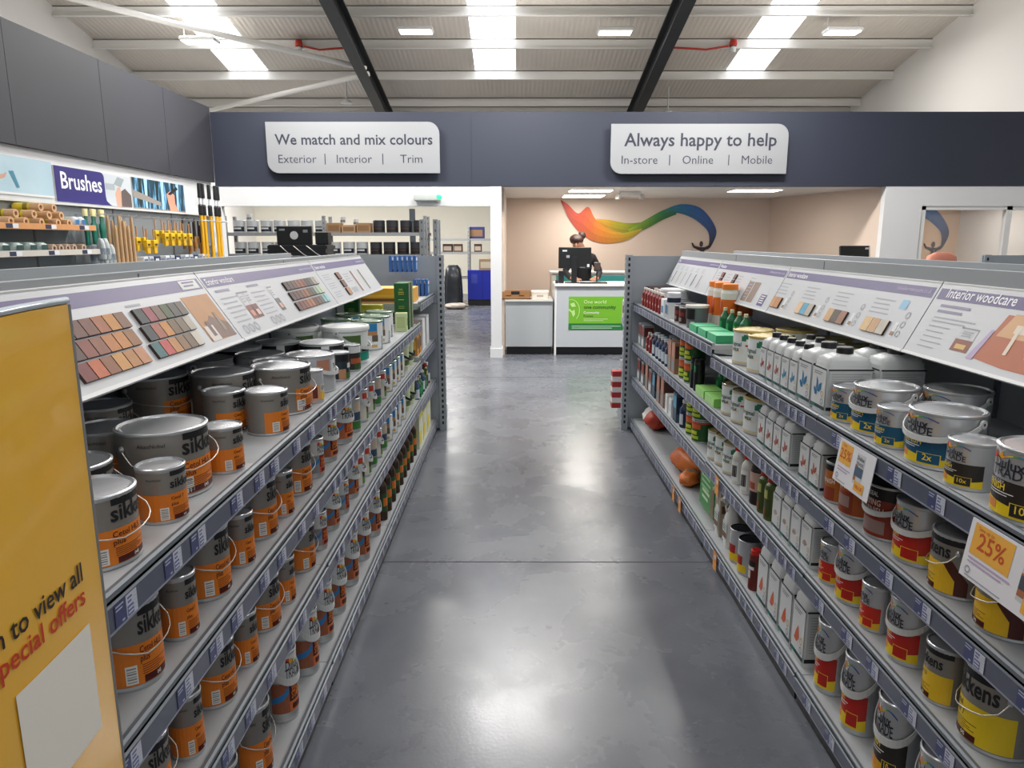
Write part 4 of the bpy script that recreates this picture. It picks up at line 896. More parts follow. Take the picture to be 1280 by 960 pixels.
x = -7.2
rows = {0: 0, 1: 0}
for lv, z in ((0, 1.882), (1, 1.472)):
    x = -5.35; i = 0
    while x < -1.85:
        i += 1; w = .105
        if lv == 1 and i in (5, 6, 7): x += .262; continue   # nothing stands behind the crate
        if lv == 0 and -3.6 < x < -2.75:
            put(('kb', i % 2), lambda: stock('box', ('#a8825c', '#b8936e')[i % 2], '#8c6a48', .13, .14, (.19, .15)[i % 2], 0, 0, 0, '', '', ''), (x+.06, 14.2, z), 'stock_carton', 'brown carton on top shelf of long stock rack, %s from left' % ORD[rows[0]+1], 'box', 'brown stock cartons'); rows[0] += 1; x += .285; continue
        dark = (lv == 0 and x > -2.75) or (lv == 1 and x > -2.9)
        key = ('d' if dark else 'w'); rows[(lv, key)] = rows.get((lv, key), 0)+1
        c = {'d': ('#15171c', '#4a2c20'), 'w': ('#18222e', '#d4d8da')}[key]
        put(('tin', key), lambda: stock('tin', c[0], c[1], .115, w, .24, 0, 0, 0, '', '', ''), (x+.05, 14.18+.03*(i % 2), z), 'stock_tin', '%s stock tin, %s from left, %s shelf of long rack' % ({'d': 'dark', 'w': 'silver'}[key], ORD[rows[(lv, key)]], ('top', 'second')[lv]), 'paint tin', '%s tins on %s rack shelf' % ({'d': 'dark', 'w': 'silver'}[key], ('top', 'second')[lv]))
        x += .262
for i, (x, h) in enumerate(((-5.1, .12), (-3.3, .13), (-3.05, .11))):
    put('smalltin', lambda: stock('tin', '#2a2f36', '#8a8d90', .05, .05, .11, 0, 0, 0, '', '', ''), (x, 14.2, 2.124 if i == 0 else (2.034 if i == 2 else 2.074)), 'stock_tin', 'small dark tin perched on the top row, %s from left' % ORD[i+1], 'paint tin', 'small tins on the top row')
t = tag(G().box((-.06, -.06, 0), (.06, .06, 2.45), M('#4a5258', .5)).obj('steel_column', None, (-2.35, 17, 0)), 'dark grey steel column rising behind the long stock rack', 'column')
for x, w, z, c1, c2, lab in ((-1.05, .23, 1.782, '#2a2f6a', '#8a6a4a', 'blue patterned carton on top of far rack'), (-1.83, .13, 1.422, '#3a241c', '#a8988c', 'brown and white carton on far rack, left of post'), (-1.55, .12, 1.422, '#5a3a30', '#b0a090', 'reddish carton on far rack beside the post'), (-1.0, .1, 1.422, '#4a2c24', '#c0b0a0', 'small brown carton on far rack right of post'), (-.75, .2, .952, '#9c8468', '#c9bda8', 'kraft carton standing on the blue cabinet')):
    h = .32 if w > .2 and z > 1.5 else (.3 if z < 1 else .22)
    tag(stock('box', c1, c2, w, .15, h, 0, 0, 0, '', '', '').obj('stock_carton', None, (x, 20.18 if z > 1 else 19.75, z)), lab, 'box', 'cartons on the far rack')
t = thing('storage_cabinet', 'bright blue double cabinet under the far rack', 'cabinet', (-.92, 19.6, 0))
g = G(); g.box((-.34, 0, .16), (.32, .3, .95), M('#1a2590', .4)); g.obj('carcass', t)
for x0, x1 in ((-.34, .055), (.065, .32)):
    g = G(); g.box((x0, -.02, .17), (x1, 0, .94), M('#1c2aa0', .35)); g.obj('door', t)
g = G(); g.rect(-.24, -.08, .6, .85, flat((0, -.0205, 0), (1, 0, 0), (0, 0, 1)), M('#3a46a8', .4)); g.obj('notice', t)
g = G(); g.box((-.34, .01, 0), (.32, .28, .16), KICK); g.obj('plinth', t)
for i, (x, y, c, lab) in enumerate(((-1.62, 19.3, '#23262c', 'black plastic-wrapped stack left of the blue cabinet'), (-2.14, 19.3, '#3a3f45', 'dark grey plastic-wrapped stack behind the doorway rack'))):
    g = G(); g.loft([(0, .24, .2), (.3, .25, .21), (.7, .23, .2), (1.0, .2, .17), (1.1, .12, .1)], M(c, .25, noise=.4, nscale=6), 18, True, 3.5); tag(g.obj('wrapped_stack', None, (x, y, 0)), lab, 'bundle', 'wrapped stacks')
g = pillow(.3, .22, .16, M('#a59a90', .4), M('#c9c4bc', .3), 9); tag(g.obj('floor_parcel', None, (-1.5, 18.7, 0)), 'pale wrapped parcel on the floor left of blue cabinet', 'parcel')

# ---------------------------------------------------------------- brush display on the left wall
GP = M('#8f9498', .5); GPL = M('#b4b8bb', .5)
t = thing('wall_shelving', 'grey wall shelving along the left wall holding rollers and brushes', 'shelving', (XL, 5.0, 0))
g = G(); g.box((.002, -1.0, .1), (.05, 5.65, 2.08), M('#7c8286', .55))
for y in (.3, 1.65, 3.0, 4.35): g.box((.05, y-.012, .1), (.056, y+.012, 2.08), M('#5f6468', .5))
for z in (1.1, 1.4, 1.72): g.box((.05, -1, z-.003), (.0515, 5.6, z+.003), M('#5f6468', .5))
g.obj('back_panel', t)
g = G(); g.box((.0, -1.0, 2.08), (.09, 5.65, 2.10), WHITE); g.obj('top_rail', t)
TK = M('#e4e6ea', .4); TKB = M('#2c3350', .45)
for z, y1, mm in ((1.87, 2.17, M('#d99a62', .45)), (1.645, 2.2, M('#cfc9c0', .45)), (1.42, 2.2, GPL)):
    sh = G(); sh.box((.05, -1.0, z-.03), (.31, y1, z-.005), GPL); so = sh.obj('shelf', t)
    g = G(); g.box((.31, -1.0, z-.03), (.32, y1, z+.02), mm)
    for k in range(6): g.box((.3202, -.6+k*.5, z-.024), (.3215, -.52+k*.5, z+.012), TKB); g.box((.3202, -.52+k*.5, z-.024), (.3215, -.45+k*.5, z+.012), TK)
    g.obj('price_strip', so)
g = G(); g.box((.05, 2.2, 1.44), (.32, 5.6, 1.465), GPL); so = g.obj('shelf', t)
g = G(); g.box((.32, 2.2, 1.435), (.33, 5.6, 1.49), GPL); g.obj('price_strip', so)
for i, (y0, y1) in enumerate(((2.25, 3.0), (3.1, 4.2), (4.25, 4.9))):
    g = G(); n_ = 5
    for k in range(n_):
        y = y0+(y1-y0)*(k+.5)/n_; g.tube([(.05, y, 2.0), (.33, y, 2.0), (.34, y, 2.012)], .004, STEEL, 5)
    g.obj('hook_row', t)
# posters above
def poster(y0, y1, z0, z1, build, label):
    g = G(); mp = flat((0, 0, 0), (0, 1, 0), (0, 0, 1)); g.box((0, 0, 0), (.012, y1-y0, z1-z0), WHITE); build(g, lambda s, t, k=0: mp(s, t, k+.013), y1-y0, z1-z0)
    tag(g.obj('wall_poster', None, (XL+.002, y0, z0)), label, 'poster', 'posters over the brush display')
SKINP = M('#c49a84', .5); SKYP = mat_print('poster_sky', '#9fbccb', '#b3cbd6', 1.2)
def p0(g, mp, W, H):
    g.rect(0, W, 0, H, mp, SKYP, .001); g.rect(0, W, 0, H*.06, mp, WHITE, .002)
    g.patch([(W*.3, H*.32), (W*.55, H*.5), (W*.585, H*.57), (W*.565, H*.42), (W*.4, H*.2)], mp, SKINP, .002); g.patch([(W*.6, H*.6), (W*.64, H*.62), (W*.68, H*.2), (W*.655, H*.18)], mp, M('#3f8298'), .003)
poster(5.55, 7.07, 2.14, 2.47, p0, 'pale blue poster of a hand with a scraper')
def p1(g, mp, W, H):
    g.rect(0, W, 0, H, mp, M('#b9bfc4', .5), .001)
    pts = [(.0, 0), (W*.69, 0), (W*.66, H*.05), (W*.62, H*.14), (W*.61, H*.3), (W*.61, H*.86)]
    pts += [(W*.61-.07*(1-math.cos(D2(a))), H*.86+.05*math.sin(D2(a))) for a in range(15, 91, 15)] + [(0, H)]
    g.patch(pts, mp, M('#28206e', .45), .002); g.text('Brushes', .225, .09, .13, mp, M('#f0f0f4', .4), .004, 'L', .014)
    g.patch([(W*.76, 0), (W*.75, H*.4), (W*.79, H*.6), (W*.83, H*.62), (W*.84, H*.3), (W*.83, 0)], mp, SKINP, .002); g.patch([(W*.83, 0), (W*.84, H*.5), (W*.9, H*.6), (W*.985, H*.4), (W*.985, 0)], mp, M('#5a4e4c'), .0025); g.patch([(W*.74, H*.7), (W*.8, H*.95), (W*.9, H*.9), (W*.84, H*.62)], mp, M('#8f989c'), .002)
    g.rect(W*.62, W*.75, H*.5, H*.7, mp, M('#9aa3a8'), .002)
poster(7.1, 8.5, 2.115, 2.45, p1, 'purple poster reading brushes with a hand holding a brush')
def p2(g, mp, W, H):
    g.rect(0, W*.97, 0, H, mp, mat_print('poster_leaves', '#10221e', '#78b2dc', 7., '#2a5a78', (1, 3, .6)), .001)
    for i in range(9): g.patch([(W*(.1+.1*i), H*.08), (W*(.13+.1*i), H*.05), (W*(.16+.1*i), H), (W*(.1+.1*i), H)], mp, M(('#132a22', '#9cc8e8', '#1d3f4f')[i % 3]), .0015)
    g.patch([(0, H*.62), (W*.48, H*.3), (W*.48, H*.17), (0, H*.38)], mp, M('#8f8780', .6), .002); g.rect(0, W*.97, 0, H*.06, mp, M('#8f8780', .6), .002)
    g.patch([(W*.66, 0), (W*.62, H*.35), (W*.6, H*.6), (W*.67, H*.72), (W*.76, H*.6), (W*.76, H*.3), (W*.84, 0)], mp, M('#d0937a', .5), .003); g.patch([(W*.62, H*.6), (W*.8, H*.9), (W*.84, H*.82), (W*.68, H*.58)], mp, M('#23201f'), .004)
poster(8.53, 9.89, 2.1, 2.46, p2, 'poster of a hand painting wood before blue leaves')
# roller sleeves on the two shelves
SLV = M('#d6ab82', .7, noise=.1); YELB = M('#e0b81e', .5); SLG = M('#b9a08c', .7, noise=.1)
def sleeve(m, wrap):
    g = G(); g.lathe([(.018, 0), (.036, 0), (.036, .23), (.018, .23), (.018, 0)], m, 16)
    if wrap: g.lathe([(.0375, .08), (.0375, .225)], M(wrap, .35), 16); g.lathe([(.0382, .1), (.0382, .14)], M('#8a7a20' if wrap == '#e2c83c' else '#2a3a3a', .4), 16)
    g.v = [(z, x, y+.036) for x, y, z in g.v]
    g.v = [(-v[0], v[1], v[2]) for v in g.v]; g.f = [tuple(reversed(f)) for f in g.f]
    return g
kA = lambda: sleeve(SLV, '#e2c83c'); kB = lambda: sleeve(SLG, None); kC = lambda: sleeve(SLG, '#e6e2dc')
NA = 0
for i, (y, z) in enumerate(((6.0, 0), (6.2, 0), (6.42, 0), (6.62, 0), (6.8, 0), (6.1, .064), (6.3, .064), (6.52, .064), (6.71, .064), (6.4, .128), (6.6, .128))):
    lay = ('bottom', 'middle', 'top')[int(z/.06)]; k = [0, 5, 9][int(z/.06)]
    put('slvA', kA, (XL+.30-.01*(i % 3), y, 1.866+z), 'roller_sleeve', 'tan roller sleeve in yellow wrap, %s layer of the pile, %s from left' % (lay, ORD[i-k+1]), 'roller sleeve', 'yellow wrapped roller sleeves')
for i, y in enumerate((6.52, 6.62, 6.72, 6.82)): put('slvB', kB, (XL+.3, y, 1.641), 'roller_sleeve', 'plain brown roller sleeve on the lower wall shelf, %s from left' % ORD[i+1], 'roller sleeve', 'plain roller sleeves')
put('slvC', kC, (XL+.3, 6.97, 1.641), 'roller_sleeve', 'white wrapped roller sleeve at right end of lower shelf', 'roller sleeve')
def pk(c1, c2, hx, hy, h):
    g = G(); g.loft([(0, hx*.9, hy*.9), (h*.2, hx, hy), (h*.8, hx, hy), (h, hx*.7, hy*.8)], M(c1, .3), 14, True, 3); g.rect(-hy*.7, hy*.5, h*.25, h*.75, flat((hx, 0, 0), (0, 1, 0), (0, 0, 1)), M(c2, .4), .002); return g
for i, y in enumerate((6.95, 7.05)): put('wpk', lambda: pk('#d9dde2', '#3a78b0', .1, .045, .1), (XL+.18, y, 1.866), 'roller_pack', 'white-blue roller pack on the upper wall shelf, %s from left' % ORD[i+1], 'pack', 'white and blue packs')
for i, y in enumerate((5.92, 6.09, 6.26, 6.41)): put('gpk', lambda: pk('#a9b8b4', '#2c4a48', .1, .07, .09), (XL+.19, y, 1.641), 'roller_pack', 'grey-green roller pack on lower wall shelf, %s from left' % ORD[i+1], 'pack', 'grey-green packs')
# hanging green handled brushes, wooden rods, plastic wrapped bags
def gbrush():
    g = G(); g.box((-.012, -.03, -.28), (.012, .03, -.14), M('#e1d9b4', .5)); g.obj
    g = G(); g.loft([(-.3, .012, .03, 4), (-.18, .014, .032, 4), (-.17, .016, .034, 4), (-.1, .016, .034, 4), (-.08, .01, .018, 3), (0, .012, .016, 3)], M('#0e6a56', .4), 12, True, 4)
    g.loft([(-.02, .014, .03, 4), (.05, .012, .034, 4)], M('#e6d9a0', .6), 10, True, 4); return g
for i in range(5): put('gbr', gbrush, (XL+.2+.03*(i % 2), 7.22+.072*i, 2.0), 'hanging_brush', 'green-handled brush hanging beside upper shelf end, %s from left' % ORD[i+1], 'brush', 'green handled brushes')
def wbag():
    g = bag(.036, .036, .2, M('#a8afb1', .25), M('#c4cacc', .22), 'b', 5); g.lathe([(.041, .05), (.041, .11)], M('#7f8a94', .4), 12); return g
for i in range(7):
    y = 7.22+.075*(i % 5)+.02*(i > 4); put('wbg', wbag, (XL+.25+.06*(i // 5), y, 1.5 if i < 5 else 1.56+.14*0), 'wrapped_roller', 'clear plastic wrapped roller below the green brushes, %s %s' % (ORD[i % 5+1], 'in front' if i > 4 else 'from left'), 'roller', 'plastic wrapped rollers')
def rod():
    g = G(); g.lathe([(.017, -.5), (.019, -.48), (.017, -.05), (.01, 0)], M('#c2a078', .6, noise=.12), 10, cap0=True, cap1=True); return g
for i in range(11):
    put('rod', rod, (XL+.2+.05*(i % 2), 7.6+.042*i, 2.0-.05*((i*5) % 3)), 'wooden_handle', 'pale wooden roller handle hanging in a bunch, %s from left' % ORD[i+1], 'handle', 'wooden handles')
def ybr():
    g = G(); g.lathe([(.008, -.12), (.009, 0)], M('#c2926a', .5), 8, cap1=True); g.box((-.02, -.045, -.2), (.02, .045, -.12), YELB, None, .006); g.box((-.015, -.035, -.27), (.015, .035, -.2), M('#d6a91c', .5), None, .004); g.box((.021, -.03, -.185), (.0225, .03, -.16), M('#5a3a14')); return g
for i in range(14):
    y = 8.12+.08*i+(.12 if i > 3 else 0); z = (1.98 if i > 3 else 1.9)-.03*(i % 2)
    put('ybr', ybr, (XL+.22+.07*(i % 2), y, z), 'hanging_brush', 'yellow brush head hanging on the wall hooks, %s from left' % ORD[i+1], 'brush', 'yellow brushes')
def dbr():
    g = G(); g.loft([(-.36, .012, .035, 3), (-.24, .016, .04, 3), (-.2, .01, .02, 3), (0, .008, .012, 3)], M('#8a5a1c', .5), 10, True, 3); g.loft([(-.2, .013, .026, 3), (-.05, .01, .018, 3), (.02, .008, .014, 3)], M('#241412', .4), 10, True, 3); return g
for i in range(7):
    put('dbr', dbr, (XL+.2+.05*(i % 2), 9.32+.075*i, 2.0-.04*(i % 3)), 'hanging_brush', 'dark brown brush hanging right of yellow brushes, %s from left' % ORD[i+1], 'brush', 'dark brown brushes', D2(8))
def pole():
    g = G(); g.lathe([(.022, 0), (.022, .6)], M('#d9a216', .45), 12, cap0=True); g.lathe([(.026, .6), (.03, .62), (.03, .72), (.02, .74)], BLKPL, 12); g.lathe([(.016, .73), (.016, .82)], M('#cfd2d4', .4), 10); g.lathe([(.024, .82), (.026, .84), (.022, 1.0), (.016, 1.01)], BLKPL, 12, cap1=True); return g
for i, y in enumerate((9.66, 9.76, 9.96, 10.16, 10.25)):
    put('pole', pole, (XL+.3, y, 1.468), 'extension_pole', 'yellow and black extension pole standing near the corner, %s from left' % ORD[i+1], 'pole', 'extension poles')
t = thing('pole_clip', 'thin steel rail holding the yellow extension poles', 'rail', (XL+.05, 9.6, 2.0)); g = G(); g.tube([(0, 0, 0), (.31, 0, 0), (.31, .85, 0), (0, .85, 0)], .006, STEEL, 6); g.obj('rail', t)
for i in range(14):
    c = ('#cfd3d6', '#8c8f92', '#22305a', '#b8bcc0')[(i*3) % 4]
    put(('sbx', c), lambda: stock('box', c, '#5f6a86' if c != '#22305a' else '#cfd3d6', .05, .045, .1, 0, 0, 0, '', '', ''), (XL+.265, 8.1+.128*i, 1.468), 'tool_box', 'small boxed pad on the bottom ledge of brush display, %s from left' % ORD[i+1], 'box', 'small boxes on the brush display', PI/2)
for i in range(2): put('wbg', wbag, (XL+.25, 10.0+.11*i, 1.468), 'wrapped_roller', 'clear wrapped roller by the foot of extension poles, %s from left' % ORD[i+1], 'roller', 'wrapped rollers by the poles')

# ---------------------------------------------------------------- gondola shelving either side of the aisle
GM = M('#a0a7ae', .5, .1); GMD = M('#596069', .55); SHF = M('#adb0b3', .5); LIP = M('#6d737a', .45, .2); STRIP = M('#555a6b', .35); STRIPE = M('#9095a6', .3)
TKN = M('#424872', .4); TKW = M('#c9ccd8', .4); TKG = M('#b9bfd0', .4); TKI = M('#5a6596', .4); BASEK = M('#1b1d21', .5); PANEL = M('#626b76', .55); PNLL = M('#9aa0a5', .5)
SIDE = {'L': (-.714, 1, -1.40), 'R': (1.077, -1, 1.735)}   # front plane, facing direction, centre line
def X(side, d): return SIDE[side][0] - SIDE[side][1]*d
def bx(g, side, d0, d1, y0, y1, z0, z1, m): a, b_ = X(side, d0), X(side, d1); g.box((min(a, b_), y0, z0), (max(a, b_), y1, z1), m)
def ticket_mesh(side, big):
    g = G(); s = SIDE[side][1]; mp = flat((0, 0, 0), (0, s, 0), (0, 0, 1)); w = .029 if big else .02
    g.rect(-w*1.5, -w*.2, -.022, .022, mp, TKN, .0012); g.lines(-w*1.4, -w*.5, .018, 2, .007, .003, mp, TKG, .0018); g.rect(-w*.8, -w*.5, -.018, -.014, mp, TKG, .0018)
    g.rect(-w*.2, w*1.1, -.022, .022, mp, TKW, .0014); g.rect(-w*.12, w*.62, -.02, .0, mp, TKI, .0018); g.lines(-w*.05, w*.55, -.004, 2, .008, .004, mp, TKW, .0022, None, 0)
    g.lines(-w*.05, w*.5, .017, 2, .008, .004, mp, TKI, .002); g.lines(w*.7, w*1.05, .018, 5, .0075, .003, mp, TKG, .0018)
    return g.mesh('price_ticket')
TICK = {(s, b): ticket_mesh(s, b) for s in 'LR' for b in (True, False)}
def bay(side, y0, y1, zs, label, nt, big, mid, post=True):
    t = thing('shelving_bay', label, 'shelving', (0, 0, 0), 0, None); f = SIDE[side][1]
    g = G(); bx(g, side, .655, .675, y0, y1, .02, 1.585, PANEL)
    for k in range(1, 5): bx(g, side, .653, .6555, y0, y1, .3*k+.02, .3*k+.024, GMD)
    g.obj('back_panel', t)
    for yy in ((y0, y1) if post else (y0,)):
        g = G(); bx(g, side, .635, .66, yy+.004, yy+.026, .0, 1.59, GMD)
        g.obj('upright', t)
    g = G(); bx(g, side, .012, .62, y0+.01, y1-.01, 0, .075, BASEK); g.obj('base_plinth', t)
    for i, z in enumerate(zs):
        g = G(); bx(g, side, .006, .65, y0+.002, y1-.002, z+.036, z+.06, SHF)
        if i < len(zs)-1:
            for yy in (y0+.003, y1-.02):
                a, b_ = X(side, .02), X(side, .64); q = z+.036
                g.add([(a, yy, q), (a, yy, q-.02), (b_, yy, q-.1), (b_, yy, q), (a, yy+.004, q), (a, yy+.004, q-.02), (b_, yy+.004, q-.1), (b_, yy+.004, q)], [(0, 1, 2, 3), (7, 6, 5, 4), (0, 4, 5, 1), (1, 5, 6, 2)], GM)
        so = g.obj('shelf', t)
        g = G(); mp = (lambda s_, k, side=side: None)
        pr_ = [(0, 0), (.003, -.002), (.006, 0), (.006, .07), (.012, .074), (.022, .072), (.022, .058), (.0, .052)]
        n = len(pr_); ya, yb = y0+.0015, y1-.0015
        vs = [(X(side, d), ya, z+h) for d, h in pr_]+[(X(side, d), yb, z+h) for d, h in pr_]
        fs = [(j, (j+1) % n, n+(j+1) % n, n+j) for j in range(n)]
        g.add(vs, [q for j, q in enumerate(fs) if j in (7,)], STRIP); g.add(vs, [q for j, q in enumerate(fs) if j in (3, 4, 5, 6, 2)], LIP); g.add(vs, [q for j, q in enumerate(fs) if j in (0, 1)], STRIPE)
        g.add(vs, [tuple(range(n)), tuple(range(2*n-1, n-1, -1))], GM)
        g.quad((X(side, -.0006), ya, z+.001), (X(side, -.0006), yb, z+.001), (X(side, -.0006), yb, z+.006), (X(side, -.0006), ya, z+.006), STRIPE)
        st = g.obj('price_strip', so)
        rnd = random.Random(int(y0*100)+i*7+(side == 'R')*50)
        for k in range(nt):
            yy = y0+.06+(y1-y0-.12)*(k+.5)/nt+rnd.uniform(-.03, .03)
            o = bpy.data.objects.new('price_ticket', TICK[(side, big)]); COL.objects.link(o); o.parent = so; o.location = (X(side, -.0005), yy, z+.029)
    return t
LZ = (1.059, .765, .464, .05); RZ = (1.065, .765, .46, .05); RZF = (1.125, .765, .445, .05); LZE = (1.215, .80, .43, .05)
bay('L', 1.06, 2.58, LZ, 'grey shelving bay left of aisle, nearest, beside the yellow sign', 8, True, 'x', False)
bay('L', 2.58, 3.98, LZ, 'grey shelving bay left of aisle, second from the yellow sign', 11, False, 'x', False)
bay('L', 3.98, 5.5, LZ, 'grey shelving bay left of aisle, third from the yellow sign', 12, False, 'x', False)
bay('L', 5.5, 6.52, LZE, 'grey shelving bay left of aisle, farthest, beside slotted end panel', 7, False, 'x', False)
bay('R', 1.0, 2.5, RZ, 'grey shelving bay right of aisle, nearest, with the discount cards', 7, True, 'x', False)
bay('R', 2.5, 3.91, RZ, 'grey shelving bay right of aisle, second from near end', 14, False, 'x', False)
bay('R', 3.91, 5.4, RZF, 'grey shelving bay right of aisle, third from near end', 14, False, 'x', False)
bay('R', 5.4, 6.56, RZF, 'grey shelving bay right of aisle, farthest, beside the end panel', 11, False, 'x', False)
def top_rail(side, y0, y1, label):
    t = thing('gondola_rail', label, 'shelving rail'); c = SIDE[side][2]; f = SIDE[side][1]; hx_ = {'L': -1.13, 'R': 1.475}[side]
    g = G()
    for xx in (hx_, 2*c-hx_):
        d = -f if xx == hx_ else f
        g.box((min(xx+d*.012, xx+d*.05), y0, 1.606), (max(xx+d*.012, xx+d*.05), y1, 1.657), M('#a3a8ac', .45))
        for k in range(3): g.box((min(xx+d*.0115, xx+d*.012), y0+1.2+1.4*k, 1.61), (max(xx+d*.0115, xx+d*.012), y0+1.21+1.4*k, 1.65), GMD)
    g.obj('rail_bar', t)
    g = G(); a, b_ = sorted((hx_-f*.05, 2*c-hx_+f*.05)); g.box((a, y0, 1.592), (b_, y1, 1.605), M('#767c82', .5)); g.obj('top_panel', t)
    g = G(); bx(g, side, .676, 2*abs(c-SIDE[side][0])-.676, y0, y1, .0, 1.59, GM) if 0 else g.box((c-.012, y0, .02), (c+.012, y1, 1.59), GM); g.obj('core_panel', t)
    # the reverse side header board of the same gondola
    m = 2*c-hx_; q = {'L': -.97, 'R': 1.357}[side]; q = 2*c-q
    g = G(); g.add([(m, y0, 1.637), (m, y1, 1.637), (q, y1, 1.398), (q, y0, 1.398)], [(0, 1, 2, 3)], PNLL); g.obj('rear_header', t)
top_rail('L', 1.0, 5.3, 'grey top rail running along the left shelving above headers')
top_rail('R', .9, 6.5, 'grey top rail running along the right shelving above headers')
def end_cap(side, x0, x1, y, label, zs):
    t = thing('end_display', label, 'shelving', ((x0+x1)/2, y, 0)); hw = (x1-x0)/2
    g = G(); g.box((-hw+.03, -.012, .02), (hw-.03, .012, 1.61), GM); g.box((-hw+.03, -.0125, 1.18), (hw-.03, -.012, 1.184), GMD); g.obj('back_panel', t)
    for s in (-1, 1):
        g = G(); g.box((s*hw-.03, -.03, 0), (s*hw+.03, .03, 1.62), GM)
        for k in range(30): g.box((s*hw-.009, -.0312, .06+.052*k), (s*hw+.009, -.0298, .088+.052*k), BLACK)
        for sd in (-1, 1):
            for k in range(30): g.box((s*hw+sd*.0301-.0006, -.008, .06+.052*k), (s*hw+sd*.0301+.0006, .008, .088+.052*k), BLACK)
        g.obj('upright', t)
    for z, dp in zs:
        g = G(); g.box((-hw+.02, .03, z-.03), (hw-.02, dp, z), SHF); so = g.obj('shelf', t)
        g = G(); g.box((-hw+.02, dp, z-.055), (hw-.02, dp+.012, z+.01), STRIP); g.obj('price_strip', so)
        for s in (-1, 1):
            g = G(); xx = s*(hw-.01); g.add([(xx-.003, .03, z-.15), (xx-.003, dp, z-.05), (xx-.003, dp, z), (xx-.003, .03, z), (xx+.003, .03, z-.15), (xx+.003, dp, z-.05), (xx+.003, dp, z), (xx+.003, .03, z)], [(3, 2, 1, 0), (4, 5, 6, 7), (0, 1, 5, 4), (1, 2, 6, 5), (2, 3, 7, 6), (3, 0, 4, 7)], PNLL); g.obj('bracket', so)
    g = G(); g.box((-hw+.01, .03, 0), (hw-.01, .5, .14), PNLL); g.obj('base', t); return t
end_cap('L', -2.13, -.665, 6.56, 'grey slotted end panel with shelves, left of the aisle', ((.95, .42), (.62, .42)))
end_cap('R', 1.035, 2.51, 6.6, 'grey slotted end panel with shelves, right of the aisle', ((1.02, .42), (.6, .42)))
t = thing('end_display', 'grey shelving end panel at the right edge below the window', 'shelving', (4.95, 6.6, 0))
g = G(); g.box((-.74, -.012, .02), (.74, .012, 1.615), GM); g.obj('back_panel', t)
for s in (-1, 1):
    g = G(); g.box((s*.70-.03, -.03, 0), (s*.70+.03, .03, 1.62), GM)
    for k in range(30): g.box((s*.70-.009, -.0312, .06+.052*k), (s*.70+.009, -.0298, .088+.052*k), BLACK)
    g.obj('upright', t)
g = G(); g.box((-.72, .03, 0), (.72, .5, .14), PNLL); g.obj('base', t)

# ---------------------------------------------------------------- sloping header boards with wood samples
HW_ = M('#c3c5c9', .4); PURP = M('#54477c', .45); PURPD = M('#4f4280', .45); TXG = M('#a4a6b0', .5); HL = .2865
def header(side, y0, y1, label, build):
    if side == 'L': lo, hi, f = (-.97, 1.398), (-1.13, 1.637), 1
    else: lo, hi, f = (1.357, 1.37), (1.475, 1.607), -1
    w = y1-y0-.006; L = math.hypot(hi[0]-lo[0], hi[1]-lo[1]); o = (lo[0], (y0 if f > 0 else y1)+f*.003, lo[1])
    t = thing('header_board', label, 'display board', (lo[0], (y0+y1)/2, lo[1]), 0, 'sloping header boards')
    mp0 = flat(o, (0, f, 0), (hi[0]-lo[0], 0, hi[1]-lo[1])); off = Vector(t.location)
    mp = lambda s, t_, k=0.: mp0(s, t_, k)-off
    g = G(); g.prism([(0, 0), (w, 0), (w, L), (0, L)], .012, mp, HW_, -.012, PNLL)
    g.prism([(0, -.004), (w, -.004), (w, .006), (0, .006)], .016, mp, M('#dfe0e0', .35), -.012)
    g.prism([(0, L-.006), (w, L-.006), (w, L+.003), (0, L+.003)], .006, mp, WHITE, -.006)
    chips = []
    def chip(s0, s1, t0, t1, c, th=.008):
        q = G(); m = M(c, .55, noise=.18, nscale=40); q.prism([(s0, t0), (s1, t0), (s1, t1), (s0, t1)], th, mp, m, .0004, M('#3a2a24', .6)); chips.append(q)
    build(g, mp, w, L, chip); g.obj('board', t)
    for q in chips: q.obj('sample_chip', t)
def bar(g, mp, w, title, L, s=.036, a=.03, right=True):
    g.rect(.012, w-.012, L*.77, L*.92, mp, PURP, .0006); g.text(title, s, a, L*.805, mp, M('#f4f2f8'), .0012, 'L', .012, .92)
    if right: g.text('duluxdecoratorcentre.co.uk', .02, w-.03, L*.83, mp, M('#cfc6e6'), .0012, 'R', 0)
def tinpic(g, mp, s, t, w, h, c1, c2):
    g.rect(s, s+w, t, t+h, mp, M('#c9ccce'), .0008); g.rect(s, s+w, t, t+h*.5, mp, M(c1), .0012); g.rect(s+w*.2, s+w*.8, t+h*.1, t+h*.3, mp, M(c2), .0016); g.rect(s, s+w, t+h*.94, t+h, mp, GREY, .0012); g.lines(s+w*.2, s+w*.8, t+h*.85, 3, h*.09, h*.04, mp, TXG, .0016)
RED1 = ['#6f4a3a', '#7a4a3c', '#a3623c', '#c98a3c', '#8a5f48']
A = [['#5f463c', '#6f4a3c', '#7a4c3e', '#a86440', '#c6883e', '#86604a'], ['#5a4038', '#8a4c40', '#8f5a44', '#c07a40', '#c88444', '#9a6a42'], ['#7a3634', '#c4683e', '#8f5a3c', '#cc9450', '#b8804a', '#c68a64']]
B = [['#363a3c', '#9a4650', '#7a6252', '#4e5c38', '#55524c', '#6c6056'], ['#2c3038', '#a8604c', '#c8883e', '#7a6248', '#7c6a58', '#b9b0a4'], ['#3a6a6c', '#c4504a', '#c2864e', '#8f6c4c', '#7a6450', '#cfc6b8']]
